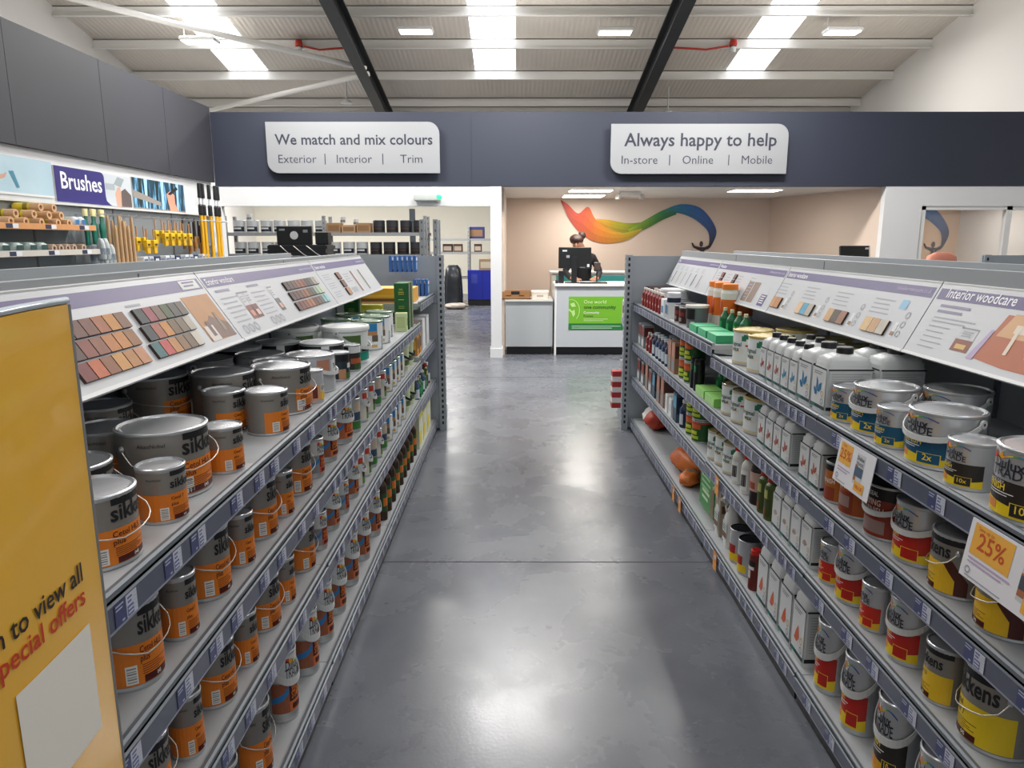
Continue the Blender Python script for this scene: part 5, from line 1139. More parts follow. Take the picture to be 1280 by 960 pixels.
def h1(g, mp, w, L, chip):
    bar(g, mp, w, 'Exterior woodcare', L, right=False); g.rect(w-.165, w-.035, L*.79, L*.905, mp, WHITE, .0014); g.lines(w-.145, w-.055, L*.89, 2, L*.045, L*.022, mp, PURP, .002)
    for rows_, s1, wd, sh in ((A, .787, .052, -.015), (B, 1.136, .0502, -.019)):
        for r, row in enumerate(rows_):
            for c, col in enumerate(row):
                t1 = L*(.655-.19*r); s0 = s1-(6-c)*wd+sh*r; chip(s0, s0+wd-.004, t1-L*.165, t1, col)
    g.lines(.83, .91, L*.72, 1, .01, L*.025, mp, TXG, .0012)
    g.rect(1.16, 1.365, L*.1, L*.70, mp, M('#b97f42', .5, noise=.15, nscale=20), .0008); g.patch([(1.16, L*.12), (1.365, L*.1), (1.365, L*.28), (1.26, L*.42), (1.2, L*.3)], mp, M('#7a5a4a', .5, noise=.3, nscale=40), .0014)
    g.rect(1.17, 1.24, L*.1, L*.3, mp, M('#d8cfc6'), .0018); g.rect(1.2, 1.225, L*.16, L*.36, mp, M('#6b4a44'), .002); g.rect(1.3, 1.32, L*.2, L*.45, mp, M('#8f7a66'), .002)
    g.lines(.12, .42, L*.7, 6, L*.07, L*.02, mp, TXG, .001)
C_ = [['#35231e', '#4a2c22', '#5a3024', '#7a4630', '#8a4a2e', '#6a3424', '#3a302c', '#5a524a', '#9a948a', '#b9b4aa'], ['#40241c', '#5a3022', '#5c3626', '#7a4228', '#8f5026', '#54402e', '#4e5248', '#8a9a88', '#a8c0a0', '#c0c8b4'], ['#5a2c22', '#6f3426', '#7c3c2a', '#95582e', '#9a5a34', '#5c3026', '#62483e', '#5a5a58', '#7aa8a6', '#8fc4c6']]
def h2(g, mp, w, L, chip):
    bar(g, mp, w, 'Exterior woodcare', L)
    for s, c in ((.05, 0), (.36, 1)):
        g.lines(s, s+.13, L*.72, 1, .01, L*.035, mp, M('#8a86a0'), .0012); g.lines(s, s+.16, L*.6, 6, L*.07, L*.018, mp, TXG, .001)
        for k in range(3): ring(g, mp, s+.03+.055*k, L*.12, .02, TXG)
    for k, (s, c1, c2) in enumerate(((.215, '#8a4030', '#c98a7a'), (.275, '#6a3a30', '#d8b0a0'), (.56, '#5a5a60', '#d89a84'))): tinpic(g, mp, s, L*.22, .055, L*.42, c1, c2)
    for r, row in enumerate(C_):
        for c, col in enumerate(row):
            t1 = L*(.655-.19*r); s0 = .775+.056*c-.012*r; chip(s0, s0+.051, t1-L*.15, t1, col)
def h3(g, mp, w, L, chip):
    bar(g, mp, w, 'Exterior woodcare', L, .03)
    for k in range(3): g.lines(.06, .22, L*(.66-.2*k), 3, L*.05, L*.014, mp, TXG, .001)
    for r, c in enumerate(('#7a4c38', '#6a4232', '#a8744e')): t1 = L*(.66-.19*r); chip(.34, .42, t1-L*.16, t1, c)
    for s, c in ((.72, '#7a3a34'), (.95, '#5a6a44')): g.rect(s, s+.05, L*.1, L*.66, mp, M('#b9b2ae'), .0008); g.rect(s+.01, s+.04, L*.12, L*.64, mp, M(c, .5, noise=.5, nscale=30), .0014)
    for k in range(3): ring(g, mp, .52+.05*k, L*.2, .018, TXG)
    g.lines(.5, .66, L*.6, 4, L*.06, L*.016, mp, TXG, .001)
header('L', 1.17, 2.56, 'left header board nearest the yellow sign with many wood samples', h1)
header('L', 2.56, 3.99, 'middle left header board titled exterior woodcare', h2)
header('L', 3.99, 5.34, 'farthest left header board with three brown samples', h3)
def r1(g, mp, w, L, chip):
    bar(g, mp, w, 'Interior woodcare', L, .05, .06, False); g.lines(.06, .22, L*.71, 2, L*.075, L*.035, mp, M('#8a86a0'), .0012)
    g.lines(.06, .28, L*.54, 2, L*.05, L*.016, mp, TXG, .001); g.lines(.06, .18, L*.42, 5, L*.07, L*.014, mp, TXG, .001)
    tinpic(g, mp, .235, L*.17, .085, L*.3, '#8a4a34', '#d9b46a')
    g.patch([(.36, L*.14), (.40, L*.7), (.9, L*.7), (.9, L*.1), (.5, L*.1)], mp, M('#b9663f', .5, noise=.2, nscale=10), .0008)
    g.patch([(.40, L*.44), (.43, L*.72), (.9, L*.72), (.9, L*.44)], mp, M('#d8a878', .5), .0012); g.patch([(.46, L*.5), (.9, L*.5), (.9, L*.62), (.46, L*.6)], mp, M('#e6d6c4'), .0016)
    for k in range(4): g.rect(.47+.09*k, .485+.09*k, L*.25, L*.6, mp, M('#e9d9c6'), .002)
    g.patch([(.33, L*.12), (.37, L*.5), (.385, L*.5), (.36, L*.12)], mp, M('#b9a6c9'), .0018)
def rsample(cols, pos): 
    def f(g, mp, w, L, chip):
        bar(g, mp, w, 'Interior woodcare', L, .036)
        for p, cc in zip(pos, cols):
            g.lines(p-.02, p+.13, L*.66, 4, L*.07, L*.018, mp, TXG, .001)
            for k, c in enumerate(cc): chip(p+.06*k, p+.058+.06*k, L*.13, L*.35, c)
            q = p+.06*len(cc)+.02; g.rect(q+.012, q+.035, L*.14, L*.36, mp, M('#dfe1e2'), .0008); g.rect(q+.012, q+.035, L*.16, L*.22, mp, M('#9a7a5a'), .0012)
            for k in range(3): ring(g, mp, q+.06, L*(.2+.14*k), .014, TXG)
        g.rect(w-.17, w-.12, L*.55, L*.69, mp, M('#8fc0dc'), .0012)
    return f
r2 = rsample([['#c08a58', '#b87c48'], ['#d9b48a', '#4f9cc0', '#b0a898'], ['#c9a070', '#54483f', '#9a6a52'], ['#d9b886', '#c9a078', '#c4bcae']], [.01, .36, .7, 1.04])
def r3(g, mp, w, L, chip):
    bar(g, mp, w, 'Woodcare', L, .034)
    for k in range(4): g.lines(.05+.24*k, .14+.24*k, L*.66, 7, L*.075, L*.018, mp, TXG, .001)
    for s, c in ((.17, '#8a3a34'), (.45, '#6a4a44')):
        for r in range(4): t1 = L*(.68-.15*r); chip(s-.0*r, s+.05, t1-L*.13, t1, (c, '#4a3630', c, '#a07a68')[r])
    g.rect(.78, .98, L*.1, L*.58, mp, M('#8a7264', .5, noise=.3, nscale=30), .0008); g.rect(.78, .79, L*.1, L*.6, mp, M('#5a3a30'), .0012); g.rect(.87, .88, L*.1, L*.58, mp, HW_, .0012); g.rect(1.08, 1.17, L*.08, L*.34, mp, PURPD, .0012); g.lines(1.09, 1.16, L*.31, 4, L*.05, L*.02, mp, OFFW, .0016)
def r4(g, mp, w, L, chip):
    bar(g, mp, w, 'Tools', L, .034)
    for k in range(6):
        s = .12+.17*k; g.lines(s-.05, s+.05, L*.68, 3, L*.05, L*.016, mp, TXG, .001)
        g.patch([(s, L*.1), (s+.02, L*.1), (s+.035, L*.5), (s+.015, L*.5)], mp, M(('#3a3440', '#8f9a4a', '#9a9aa0', '#6f7a6a', '#4f5a4c', '#9a8a7a')[k]), .001); ring(g, mp, s+.06, L*.2, .012, TXG)
header('R', 1.0, 2.5, 'right header board nearest the camera titled interior woodcare', r1)
header('R', 2.5, 3.89, 'right header board with sample groups and blue chip, second from near', r2)
header('R', 3.89, 5.17, 'right header board with red-brown sample strips, third from near', r3)
header('R', 5.17, 6.48, 'farthest right header board with thin tool pictures', r4)

# ---------------------------------------------------------------- goods on the shelves
SCL = {('L', 1): {'sk25': (0.765, 1.28), 'sk1': (0.81, 1.22), 'wd1': (0.83, 1.22), 'wd25': (0.75, 1.12), 'wd5': (0.78, 1.1), 'gl': (0.85, 1.2), 'wl': (0.8, 1.15), 'os1': (0.88, 1.2), 'pt': (0.82, 1.08)}, ('L', 2): {'sk25': (0.71, 1.2), 'sk1': (0.75, 1.27), 'wd1': (0.77, 1.22), 'wd25': (0.69, 1.12), 'gl': (0.8, 1.2), 'wl': (0.75, 1.15), 'os1': (0.83, 1.2), 'pt': (0.77, 1.08)}, ('L', 3): {'sk25': (0.71, 1.65), 'wd25': (0.68, 1.62), 'brb': (0.83, 1.08)}, ('R', 1): {'syc': (0.82, 1.05), 'dr25': (0.84, 1.1), 'vb25': (0.82, 1.14), 'vb2': (0.8, 1.18), 'vb1': (0.9, 1.15)}, ('R', 2): {'sy25': (0.87, 1.27), 'sy1': (0.75, 1.1), 'dr25': (0.72, 1.18), 'dr1': (0.88, 1.24), 'jc5l': (1, 1.1)}, ('R', 3): {'dr25': (0.67, 1.64), 'dk25h': (0.64, 1.64), 'jc5o': (1, 1.34), 'syt': (0.8, 1.2), 'spr': (1, 1.05)}}
def scl(side, sh, k): return SCL.get((side, sh), {}).get(k, SCL.get((side, sh), {}).get('*', (1, 1)))
ITEMS = []   # side, shelf index, row, kind, x, y
def row(side, sh, entries, depth=0, rname=None, far=False):
    for e in entries:
        k, y = e[0], e[1]; q = scl(side, sh, k)[0]; hx, hy = K[k][1]*q, K[k][2]*q
        x = e[2] if len(e) > 2 else X(side, .042+hx)
        ITEMS.append([side, sh, 0, k, x, y, hx, hy])
        for d in range(1, (e[3] if len(e) > 3 else depth)+1):
            ITEMS.append([side, sh, d, k, X(side, .042+hx)-SIDE[side][1]*(2*hx+.006)*d, y, hx, hy])
def back(side, sh, r, entries):
    for k, x, y in entries: q = scl(side, sh, k)[0]; ITEMS.append([side, sh, r, k, x, y, K[k][1]*q, K[k][2]*q])
# ---- left, top shelf
row('L', 0, [('sk25', 1.355), ('sk1', 1.575), ('sk1', 1.93), ('sk2', 2.34)])
back('L', 0, 1, [('sk5', -.893, 1.765), ('sk25', -.985, 1.525), ('sk2', -.965, 2.335), ('sk5', -1.04, 2.52), ('sk5', -.873, 2.545), ('si5', -.868, 3.02), ('nv5', -.868, 3.395), ('tub', -.885, 3.74), ('os25', -.868, 4.22), ('os25', -.868, 4.48)])
back('L', 0, 2, [('sk25', -1.08, 1.84), ('sk5', -1.255, 2.49), ('si5', -1.07, 3.02), ('nv5', -1.07, 3.395), ('tub', -1.14, 3.72), ('os25', -1.065, 4.3), ('os25', -1.045, 4.58), ('os25', -.9, 4.78)])
back('L', 0, 3, [('si5', -1.27, 3.0), ('nv5', -1.27, 3.393), ('sk25', -1.24, 2.1)])
row('L', 0, [('ph1', 2.80), ('nv1', 3.26), ('nvb1', 3.5), ('pch', 5.06), ('gbx', 5.2), ('gbx', 5.33)])
back('L', 0, 1, [('ph25', -.92, 2.84), ('ylp', -1.05, 5.25), ('gbx', -1.12, 5.0)])
# ---- left, second shelf
row('L', 1, [('sk25', 1.40), ('sk1', 1.575), ('sk25', 1.78), ('sk1', 1.96), ('sk25', 2.17), ('sk1', 2.34), ('sk25', 2.57), ('wd1', 2.75), ('wd25', 2.97), ('wd5', 3.26), ('gl', 3.44), ('wl', 3.64), ('wl', 3.83), ('gl', 4.0), ('wl', 4.18), ('os1', 4.40), ('os1', 4.56), ('os1', 4.72), ('os1', 4.88), ('pt', 5.15), ('pt', 5.38)])
# ---- left, third shelf
row('L', 2, [('sk25', 1.38), ('sk1', 1.55), ('sk25', 1.76), ('sk1', 1.93), ('sk25', 2.14), ('sk1', 2.30), ('sk25', 2.56), ('wd1', 2.74), ('wd25', 2.95), ('wd1', 3.13), ('wd25', 3.34), ('wl', 3.49), ('wl', 3.66), ('gl', 3.82), ('wl', 3.99), ('gl', 4.14), ('os1', 4.34), ('os1', 4.52), ('os1', 4.70), ('os1', 4.88), ('pt', 5.15), ('pt', 5.38)])
# ---- left, bottom shelf
row('L', 3, [('sk25', 1.72), ('sk25', 1.98), ('wd25', 2.26), ('wd25', 2.53), ('wd25', 2.76), ('wd25', 2.99), ('wd25', 3.26), ('wd25', 3.54), ('wd25', 3.85), ('brb', 4.07), ('brb', 4.22), ('brb', 4.38), ('brb', 4.54), ('brb', 4.7), ('brb', 4.86), ('brb', 5.02), ('brb', 5.2), ('brb', 5.38)])
# ---- left far bay
back('L', 10, 1, [('ybx', -1.08, 5.72)])
row('L', 11, [('orp', 5.6), ('orp', 5.76), ('wcr', 5.98), ('wcr', 6.25)]); 
row('L', 12, [('nav', 5.62), ('grb', 5.76), ('grb', 5.86), ('nav', 5.98), ('grb', 6.1), ('olv', 6.22), ('nav', 6.35)])
row('L', 13, [('ylc', 5.66), ('ylc', 5.93), ('ylc', 6.2)])
# ---- right, top shelf
row('R', 0, [('dk25', 1.56, 1.20), ('dk1', 1.785), ('db25', 1.975), ('db1', 2.18), ('db25', 2.35), ('db1', 2.455)])
back('R', 0, 1, [('db25', 1.405, 2.26)])
row('R', 0, [('jc5b', 2.595), ('jc5b', 2.73), ('bt1b', 2.845), ('bt1b', 2.935), ('bt1r', 3.025), ('bt1r', 3.115), ('bt1r', 3.205), ('wx25', 3.42), ('wx25', 3.66)])
back('R', 0, 1, [('jc5b', 1.39, 2.595), ('jc5b', 1.39, 2.73), ('bt1b', 1.30, 2.85), ('bt1r', 1.30, 3.04), ('bt1r', 1.30, 3.14)])
back('R', 0, 2, [('wx25', 1.44, 3.66), ('wx25', 1.46, 3.32), ('wx25', 1.5, 3.05)])
# ---- right, second shelf
row('R', 1, [('syc', 1.60), ('syc', 1.80), ('dr25', 1.99), ('vb25', 2.17), ('vb2', 2.35), ('vb1', 2.48), ('jc5r', 2.575), ('jc5r', 2.675), ('jc5r', 2.87), ('jc5r', 2.97), ('jc5r', 3.07), ('jc5r', 3.17), ('wx25', 3.42), ('wx1', 3.62), ('wx1', 3.8)])
# ---- right, third shelf
row('R', 2, [('sy25', 1.60), ('sy1', 1.77), ('dr25', 1.965), ('dr1', 2.14), ('dr25', 2.32), ('dr1', 2.46), ('jc5l', 2.6), ('jc5l', 2.705), ('jc5l', 2.81), ('jc5l', 2.915), ('olv', 3.06), ('olv', 3.15), ('dkb', 3.26), ('rcb', 3.4), ('rcb', 3.55), ('wx1', 3.72), ('wx1', 3.86)])
# ---- right, bottom shelf
row('R', 3, [('dr25', 1.74), ('dk25h', 1.97), ('dr25', 2.2), ('dr25', 2.42), ('jc5o', 2.60), ('jc5o', 2.74), ('jc5o', 2.88), ('jc5o', 3.02), ('brc', 3.2), ('syt', 3.37), ('syt', 3.51), ('spr', 3.69), ('spr', 3.86)])
# ---- right, far bays
row('R', 10, [('gtr', 4.06), ('gtr', 4.28), ('gtr', 4.5), ('blt', 4.72), ('brt', 4.9), ('brt', 5.04), ('wnc', 5.3), ('wbx', 5.46), ('rbt', 5.62), ('rbt', 5.74), ('rbt', 5.86), ('rbt', 5.98), ('rbt', 6.1), ('rbt', 6.22), ('rbt', 6.34)])
back('R', 10, 1, [('grb', 1.27, 4.02), ('grb', 1.27, 4.14), ('grb', 1.27, 4.28), ('grb', 1.27, 4.42), ('ort', 1.34, 4.5), ('ort', 1.34, 4.68), ('ort', 1.34, 4.81), ('wbk', 1.24, 5.86), ('rbt', 1.22, 6.0), ('rbt', 1.22, 6.12), ('rbt', 1.22, 6.25), ('brt', 1.26, 5.3), ('brt', 1.26, 5.44), ('rbx', 1.26, 6.42)])
back('R', 10, 2, [('ort', 1.47, 4.62)])
row('R', 11, [('ltr', 4.04), ('ltr', 4.26), ('aer', 4.42), ('aer', 4.51), ('gtt', 4.68), ('gtt', 4.83), ('crt', 5.02), ('crt', 5.14), ('nav', 5.3), ('nav', 5.42), ('nav', 5.54), ('nav', 5.66), ('nav', 5.8), ('rbt', 5.95), ('rbt', 6.07), ('crg', 6.25), ('crg', 6.4)], 0)
back('R', 11, 1, [('aer', 1.25, 4.2), ('grb', 1.26, 4.35), ('nav', 1.24, 5.5), ('nav', 1.24, 5.64)])
row('R', 12, [('wx1', 4.02), ('gtt', 4.4), ('gtt', 4.56), ('nav', 4.74), ('crb', 4.9), ('whp', 5.05), ('whp', 5.18), ('crt', 5.34), ('crt', 5.5), ('crb', 5.68), ('crg', 5.84), ('crt', 6.0), ('crg', 6.2), ('crg', 6.4)])
for yy in (4.4, 4.56): ITEMS.append(['R', 12, 1, 'gtt', X('R', .042+.07), yy, .07, .07, .142, 'upper tier'])
for yy in (4.68, 4.83): ITEMS.append(['R', 11, 1, 'gtt', X('R', .042+.07), yy, .07, .07, .142, 'upper tier'])

for i in range(6): ITEMS.append(['L', 10, 1, 'blp', -1.08+.042*i, 6.4, .055, .012, .2, 'upper hooks'])
for i in range(4): ITEMS.append(['L', 10, 0, 'blp', -.86+.034*i, 6.3, .055, .012, .002, 'shelf edge'])

def overlap(a, b):
    dx, dy = b[4]-a[4], b[5]-a[5]
    if a[6] == a[7] and b[6] == b[7]:
        r = a[6]+b[6]+.002; d = math.hypot(dx, dy)
        return (r-d, dx/(d+1e-9), dy/(d+1e-9)) if d < r else None
    px_, py_ = a[6]+b[6]+.002-abs(dx), a[7]+b[7]+.002-abs(dy)
    if px_ > 0 and py_ > 0:
        if px_ < py_ and a[2] != b[2]: return (px_, math.copysign(1, dx), 0)
        return (py_, 0, math.copysign(1, dy))
    return None
for _ in range(220):
    moved = False
    for i, a in enumerate(ITEMS):
        for b in ITEMS[i+1:]:
            if a[0] != b[0] or a[1] != b[1] or abs(a[5]-b[5]) > .6 or (len(a) > 8 and a[8]) or (len(b) > 8 and b[8]): continue
            o = overlap(a, b)
            if not o: continue
            moved = True; p, ux, uy = o
            if a[2] == 0 and b[2] == 0:
                s = p*.5/(abs(uy)+.25); s = min(s, .02); a[5] -= math.copysign(s, uy); b[5] += math.copysign(s, uy)
            else:
                hi, lo_ = (b, a) if b[2] >= a[2] else (a, b); sg = 1 if hi is b else -1
                hi[4] += sg*ux*p*.7; hi[5] += sg*uy*p*.7
                lim = sorted((X(hi[0], .05+hi[6]), X(hi[0], .645-hi[6]))); hi[4] = min(max(hi[4], lim[0]), lim[1])
    if not moved: break
ZT = {('L', 0): 1.119, ('L', 1): .825, ('L', 2): .524, ('L', 3): .11, ('R', 0): 1.125, ('R', 1): .825, ('R', 2): .52, ('R', 3): .11}
ZT.update({('L', 10+i): z+.06 for i, z in enumerate(LZE)}); ZT.update({('R', 10+i): z+.06 for i, z in enumerate(RZF)})
SHN = ('top', 'second', 'third', 'bottom')
RWN = ('front row', 'second row', 'back row', 'rear row')
cnt = {}; rnd = random.Random(5)
ITEMS = [q for q in ITEMS if (q[0], q[1], q[2], q[3], q[8] if len(q) > 8 else 0) not in ()]

ITEMS.sort(key=lambda q: (q[0], q[1], q[2], q[3], q[5]))
tot = {}
for q in ITEMS:
    k = (q[0], q[1], q[2], q[3]); tot[k] = tot.get(k, 0)+1
ROTK = dict(db25=22, db1=22, dk25=22, dk25h=22, dk1=22, dr25=22, dr1=22, vb25=18, vb2=18, vb1=18, wx25=32, wx1=32, blp=90, syc=-8)
for q in ITEMS:
    side, sh, r, kind, x, y = q[:6]; pr_, hx, hy, h, desc, cat, plural = K[kind]
    z = ZT[(side, sh)]+(q[8] if len(q) > 8 else 0)
    k = (side, sh, r, kind); cnt[k] = cnt.get(k, 0)+1
    far = ' far end' if sh >= 10 and side == 'L' else (' far-half' if sh >= 10 else '')
    shelf = ('left ' if side == 'L' else 'right ')+('far ' if sh >= 10 else '')+SHN[sh % 10]+' shelf'
    rn = q[9] if len(q) > 9 else RWN[r]
    if tot[k] == 1: lab = '%s, %s of %s' % (desc, rn, shelf)
    else: lab = '%s, %s from near end, %s, %s' % (desc, ORD[cnt[k]], rn, shelf)
    rz = (0 if side == 'L' else PI)+rnd.uniform(-.12, .12)*(hx == hy)
    rz += D2(ROTK.get(kind, 0))
    o = pr_.place((x, y, z), rz); s_ = scl(side, sh, kind); o.scale = (s_[0], s_[0], s_[1]); tag(o, lab, cat, '%s on %s' % (plural, shelf))
for kk, v in K.items():
    if not v[0].used:
        for c, sub in v[0].tree: bpy.data.objects.remove(c)
        bpy.data.objects.remove(v[0].root)

# ---------------------------------------------------------------- yellow promotion panel, discount cards, orange shelf tags
SY = bpy.data.materials.new('yellow_acrylic'); SY.use_nodes = True; b = SY.node_tree.nodes['Principled BSDF']
b.inputs['Base Color'].default_value = hexc('#f2b93a'); b.inputs['Roughness'].default_value = .35; b.inputs['Coat Weight'].default_value = 1.; b.inputs['Coat Roughness'].default_value = .06
t = thing('promotion_panel', 'tall yellow promotion panel at near end of left shelving', 'sign', (-.704, .82, 0))
y0, y1 = -.40, .302; g = G(); W = y1-y0
bul = lambda s: .018*math.sin(PI*min(1, max(0, s/W)))
mpS = lambda s, z, k=0.: Vector((.010+bul(s)+k, y0+s, z))
topz = lambda s: 1.60+.052*math.sin(PI*.5*min(1, s/W*1.05))
n = 16
for i in range(n):
    a, b_ = W*i/n, W*(i+1)/n
    g.add([mpS(a, .03), mpS(b_, .03), mpS(b_, topz(b_)), mpS(a, topz(a))], [(0, 1, 2, 3)], SY, True)
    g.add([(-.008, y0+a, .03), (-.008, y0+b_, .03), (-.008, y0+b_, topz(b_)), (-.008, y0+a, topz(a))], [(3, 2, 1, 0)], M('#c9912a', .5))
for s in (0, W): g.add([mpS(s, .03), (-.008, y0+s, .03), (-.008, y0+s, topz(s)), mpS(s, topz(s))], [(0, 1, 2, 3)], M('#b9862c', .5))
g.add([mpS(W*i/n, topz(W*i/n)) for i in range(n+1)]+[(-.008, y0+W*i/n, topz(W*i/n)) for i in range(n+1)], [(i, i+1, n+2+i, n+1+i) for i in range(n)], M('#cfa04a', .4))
R_ = 1.062-.82-y0
g.text('Scan to view all',   .044, R_, 1.219, mpS, M('#2c2018', .5), .002, 'R', .012); g.text('special offers', .044, R_, 1.18, mpS, M('#c63a22', .5), .002, 'R', .012)
for i in range(4): g.rect(R_-.19+.048*i, R_-.142+.048*i, .955, 1.143, mpS, M('#eae6dc', .5), .0022)
g.obj('panel', t)
g = G(); EDGE = M('#c9d4dc', .12, .3); g.tube([mpS(W*i/n, topz(W*i/n)+.006, -.004) for i in range(n+1)], .006, EDGE, 8); g.tube([mpS(W, .03, -.002), mpS(W, topz(W), -.002)], .0045, M('#8e8f90', .3, .2), 6); g.obj('clear_cover_edge', t)
g = G(); g.box((-.1, y0, 0), (.05, y1, .03), GMD); g.obj('foot', t)
YO = M('#ecb04a', .45); ROT = M('#c8542a', .45)
def promo(y, w, label, kind):
    g = G(); mp0 = flat((0, 0, 0), (0, -1, 0), (0, 0, 1)); H = .14
    mp = lambda s, t_, k=0.: mp0(s, t_, k+.018*(1-t_/H))   # the card leans out a little at the foot
    g.add([mp(0, 0), mp(w, 0), mp(w, H), mp(0, H), mp(0, 0, -.002), mp(w, 0, -.002), mp(w, H, -.002), mp(0, H, -.002)], [(0, 1, 2, 3), (7, 6, 5, 4), (0, 4, 5, 1), (1, 5, 6, 2), (2, 6, 7, 3), (3, 7, 4, 0)], M('#e6e5ea', .35))
    if kind == 0:
        g.rect(.015, .095, .065, .132, mp, YO, .0008); g.text('25%', .044, .055, .082, mp, ROT, .0014, 'C', .006); g.text('Save', .014, .03, .12, mp, ROT, .0014, 'L')
        a = .128
    else:
        g.rect(.016, .15, .06, .134, mp, YO, .0008); g.text('25%', .056, .083, .078, mp, ROT, .0014, 'C', .008); g.text('Save up to', .013, .03, .12, mp, ROT, .0014, 'L')
        a = .185
    g.lines(.018, a-.025, .053, 2, .009, .004, mp, M('#b9a6c4'), .001); ring(g, mp, .026, .022, .009, GREY); g.lines(.02, a-.04, .01, 1, .01, .003, mp, TXG, .001)
    tw = .05 if kind == 0 else .075; g.rect(a, a+tw, .03, .125, mp, M('#c6c9cc'), .0008); g.rect(a, a+tw, .055, .085, mp, M('#4a6076' if kind == 0 else '#4a5058'), .0012); g.rect(a, a+tw*.3, .04, .09, mp, M('#a86a4a'), .0011)
    g.text('Dulux', .018, a+tw/2, .106, mp, INK, .0014, 'C', .01); g.text('TRADE', .014, a+tw/2, .09, mp, INK, .0014, 'C', .0)
    g.rect(a+tw*.3, a+tw*1.5, .012, .042, mp, YO, .0018); g.text('VALUE', .017, a+tw*.9, .021, mp, ROT, .0024, 'C', .006)
    tag(g.obj('discount_card', None, (1.073, y, .976)), label, 'sign', 'white discount cards on the right top shelf edge')
promo(2.285, .235, 'small white twenty-five percent card on far side, right top shelf edge', 0)
promo(1.592, .37, 'large white twenty-five percent card nearest the camera, right top shelf', 1)
def shelf_tag(y, z, label):
    g = G(); mp = flat((0, 0, 0), (0, -1, 0), (0, 0, 1)); g.rect(-.03, .03, .0, .055, mp, M('#efe3d6', .45), 0); g.rect(-.025, .025, .012, .05, mp, M('#7d80a0', .45), .0008); g.rect(-.008, .02, .016, .04, mp, TKW, .0012)
    g.box((-.001, -.03, -.045), (.0005, .03, .055), M('#d98a34', .45)); g.rect(-.03, .03, -.045, .0, mp, M('#f09a36', .45), .0012)
    tag(g.obj('shelf_tag', None, (1.068, y, z)), label, 'tag', 'orange shelf tags')
shelf_tag(4.6, .075, 'orange shelf tag on right bottom shelf, farther of the adjacent pair'); shelf_tag(4.41, .07, 'orange shelf tag on right bottom shelf, nearer of adjacent pair')
shelf_tag(3.62, .475, 'orange shelf tag hanging from the right third shelf'); shelf_tag(3.58, .07, 'orange shelf tag on right bottom shelf below the spray bottles')

# ---------------------------------------------------------------- loose things
OB = pillow(.1, .19, .17, M('#d8742c', .5, noise=.2, nscale=12), M('#c9601f', .5, noise=.2, nscale=12), 11)
tag(OB.obj('filled_bag', None, (1.26, 4.95, .112), .3), 'orange plastic bag slumped on the right bottom shelf', 'bag')
OB = pillow(.07, .1, .1, M('#d8742c', .5, noise=.2, nscale=12), M('#8a7460', .5), 12)
tag(OB.obj('filled_bag', None, (1.2, 4.7, .112), -.4), 'small orange and brown bag beside the larger orange bag', 'bag')
OB = pillow(.12, .2, .19, M('#e2dfd8', .5, noise=.1), M('#b83a1e', .5, noise=.2, nscale=12), 14, .6)
tag(OB.obj('filled_bag', None, (1.27, 6.24, .112), PI*.95), 'white and red plastic bag at far end of right bottom shelf', 'bag')
t = thing('green_sack', 'bright green printed sack leaning on right bottom shelf', 'sack', (1.22, 4.16, .112), 0)
g = G(); g.box((-.05, -.16, 0), (.05, .16, .34), M('#2f8f3a', .4), None, .02); mp = flat((-.0505, 0, 0), (0, -1, 0), (0, 0, 1)); g.lines(-.12, .08, .3, 5, .035, .016, mp, M('#a8dca0'), .001); g.lines(-.1, .06, .14, 2, .04, .02, mp, M('#d8f0c8'), .0015); g.rect(.09, .15, .02, .2, mp, M('#8a6a54', .5, noise=.4, nscale=40), .001); g.obj('sack_body', t)
o = tag(carton(.1, .05, .3, '#a59684', [('n', -.9, .9, .45, .6, '#5a3420'), ('f', -.9, .9, .45, .6, '#5a3420')]), 'kraft carton with brown band behind the green sack', 'box'); o.name = 'kraft_carton'; o.location = (1.25, 3.86, .112)
# black boxes with cables on top of the far gondola, monitor and red-white tower
t = thing('cable_crate', 'black slotted crate of cables on top of shelving, left', 'crate', (-2.3, 8.0, 0))
g = G(); g.box((-.36, -.2, 0), (.4, .2, 1.5), M('#8f9498', .5)); g.obj('stand', t)
g = G()
for k in range(5): g.box((-.34, -.18, 1.5+.04*k), (.3-.02*(k % 2), .18, 1.53+.04*k), BLKPL); g.box((-.33, -.17, 1.53+.04*k), (.28, .17, 1.54+.04*k), M('#2c2e34', .4))
g.obj('crate_stack', t)
g = G()
for k in range(3): g.tube([(-.2+.14*k, -.19, 1.69), (-.1+.15*k, -.2, 1.6), (.02+.16*k, -.19, 1.53)], .005, WIRE, 5)
g.obj('cable', t)
t = thing('monitor_mount', 'black square plate with round hole standing on the black crate', 'monitor', (-2.4, 8.02, 1.70))
g = G(); ringp = [(.045*math.cos(2*PI*j/16), .1+.045*math.sin(2*PI*j/16)) for j in range(16)]; mp = flat((0, -.02, 0), (1, 0, 0), (0, 0, 1))
g.box((-.19, -.018, 0), (.19, .02, .2), BLKPL, None, .006); g.patch(ringp, mp, M('#e4e4e2'), .002); g.rect(.1, .15, .13, .16, mp, M('#9a9da2'), .002); g.rect(-.16, -.1, .15, .17, mp, M('#9a9da2'), .002); g.obj('plate', t)
g = G(); g.box((.24, -.06, -.0), (.38, .08, .14), BLKPL, None, .01); g.obj('power_box', t)
t = thing('till_desk', 'pale desk carrying the monitor behind the right shelving', 'desk', (3.75, 8.1, 0))
g = G(); g.box((-.7, -.3, 0), (.7, .4, 1.44), M('#c9c6c0', .5)); g.obj('carcass', t)
g = G(); g.box((-.72, -.33, 1.44), (.72, .43, 1.47), M('#d9c3b0', .5)); g.obj('desktop', t)
t = thing('monitor', 'black monitor back visible above the right shelving', 'monitor', (3.72, 8.0, 1.47), D2(8))
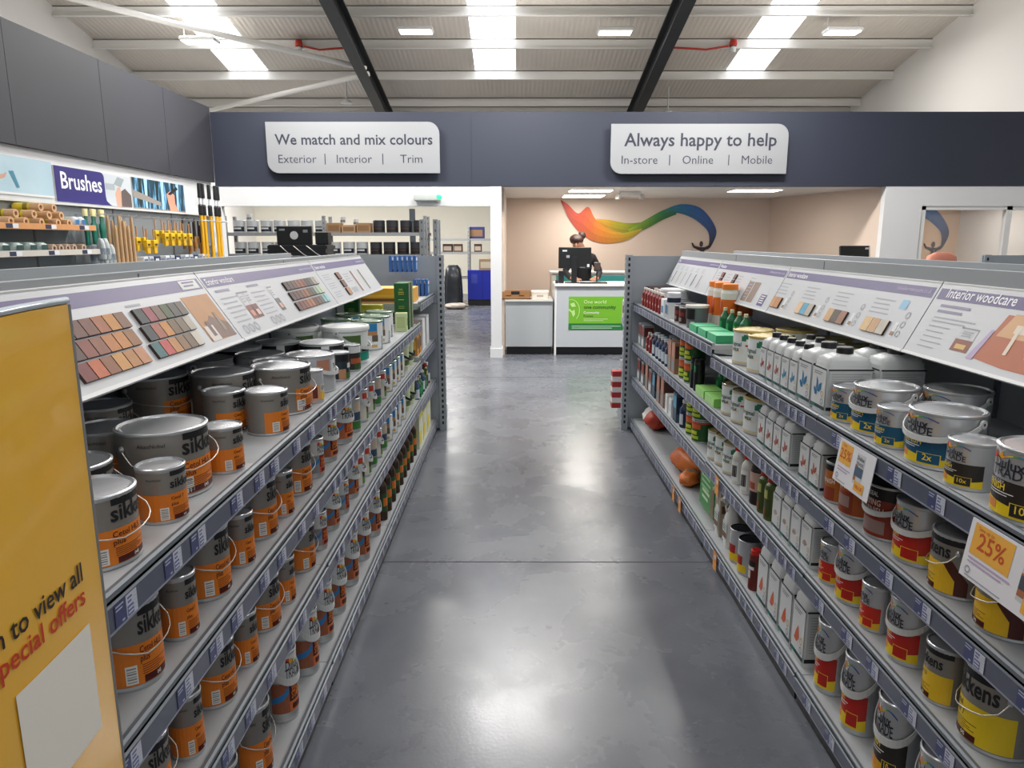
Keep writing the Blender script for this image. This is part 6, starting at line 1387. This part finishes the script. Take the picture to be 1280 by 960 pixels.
g = G(); mx = Matrix.Rotation(D2(-8), 4, 'X'); g.box((-.17, -.015, .02), (.17, .012, .22), BLKPL, mx, .006); g.box((.165, -.016, .02), (.18, .0, .22), M('#c9c9c6', .5), mx); g.rect(.09, .13, .18, .2, flat((0, -.0165, 0), (1, 0, 0), (0, 0, 1)), M('#c9ccd0'), .02); g.rect(-.035, .01, .07, .1, flat((0, -.0165, 0), (1, 0, 0), (0, 0, 1)), M('#d9d9dc'), .012); g.obj('screen', t)
g = G(); g.box((-.1, -.05, 0), (.1, .08, .02), BLKPL); g.obj('base', t)
t = thing('chair', 'salmon rounded chair back below the right window', 'chair', (5.25, 9.0, 0))
g = G(); g.loft([(1.0, .2, .05, 3), (1.42, .21, .055, 3), (1.56, .17, .05, 3), (1.6, .09, .03, 3)], M('#c9806a', .6), 20, True, 3); g.obj('backrest', t)
g = G(); g.lathe([(.03, .08), (.03, 1.05)], GMD, 10); g.lathe([(.26, 0), (.25, .06), (.03, .08)], BLKPL, 16, cap0=True); g.obj('pedestal', t)
g = G(); g.loft([(.74, .19, .19, 3), (.8, .2, .2, 3), (.83, .17, .17, 3)], M('#c9806a', .6), 18, True, 3); g.v = [(x, y-.16, z) for x, y, z in g.v]; g.obj('seat', t)
t = thing('poster_tube_tower', 'red and white stacked tower standing on right end display base', 'display', (1.0, 6.9, .142))
g = G()
for k in range(7): g.box((-.05, -.05, .052*k), (.05, .05, .052*k+.05), M('#a8262a' if k % 2 == 0 else '#dfd8d6', .5))
g.obj('packs', t)
for i, (x, y, z, lab) in enumerate(((.98+.1, 6.86, 1.022, 'white bottle on upper shelf of right end display'),)):
    gb = G(); gb.lathe([(.05, 0), (.055, .01), (.055, .16), (.02, .22), (.02, .27), (.0001, .275)], M('#dcd9cf', .4), 14, cap0=True); gb.rect(.055*D2(-160), .055*D2(-60), .05, .12, cyl(.055), M('#8a5a54', .5), .001, .02); tag(gb.obj('product_bottle', None, (x, y, z)), lab, 'bottle')

# ---------------------------------------------------------------- camera, world
cam = bpy.data.cameras.new('camera'); co = bpy.data.objects.new('camera', cam); COL.objects.link(co)
cam.sensor_width = 36; cam.lens = 900/1280*36; cam.clip_start = .02
co.location = (0, 0, 1.75); co.rotation_euler = (PI/2-math.atan(180/900), 0, math.atan(3*.98058/900))
sc = bpy.context.scene; sc.camera = co
w = bpy.data.worlds.new('daylight'); sc.world = w; w.use_nodes = True
w.node_tree.nodes['Background'].inputs['Color'].default_value = (.93, .97, 1, 1); w.node_tree.nodes['Background'].inputs['Strength'].default_value = .5
sc.view_settings.view_transform = 'Standard'; sc.view_settings.look = 'None'; sc.view_settings.exposure = 0.
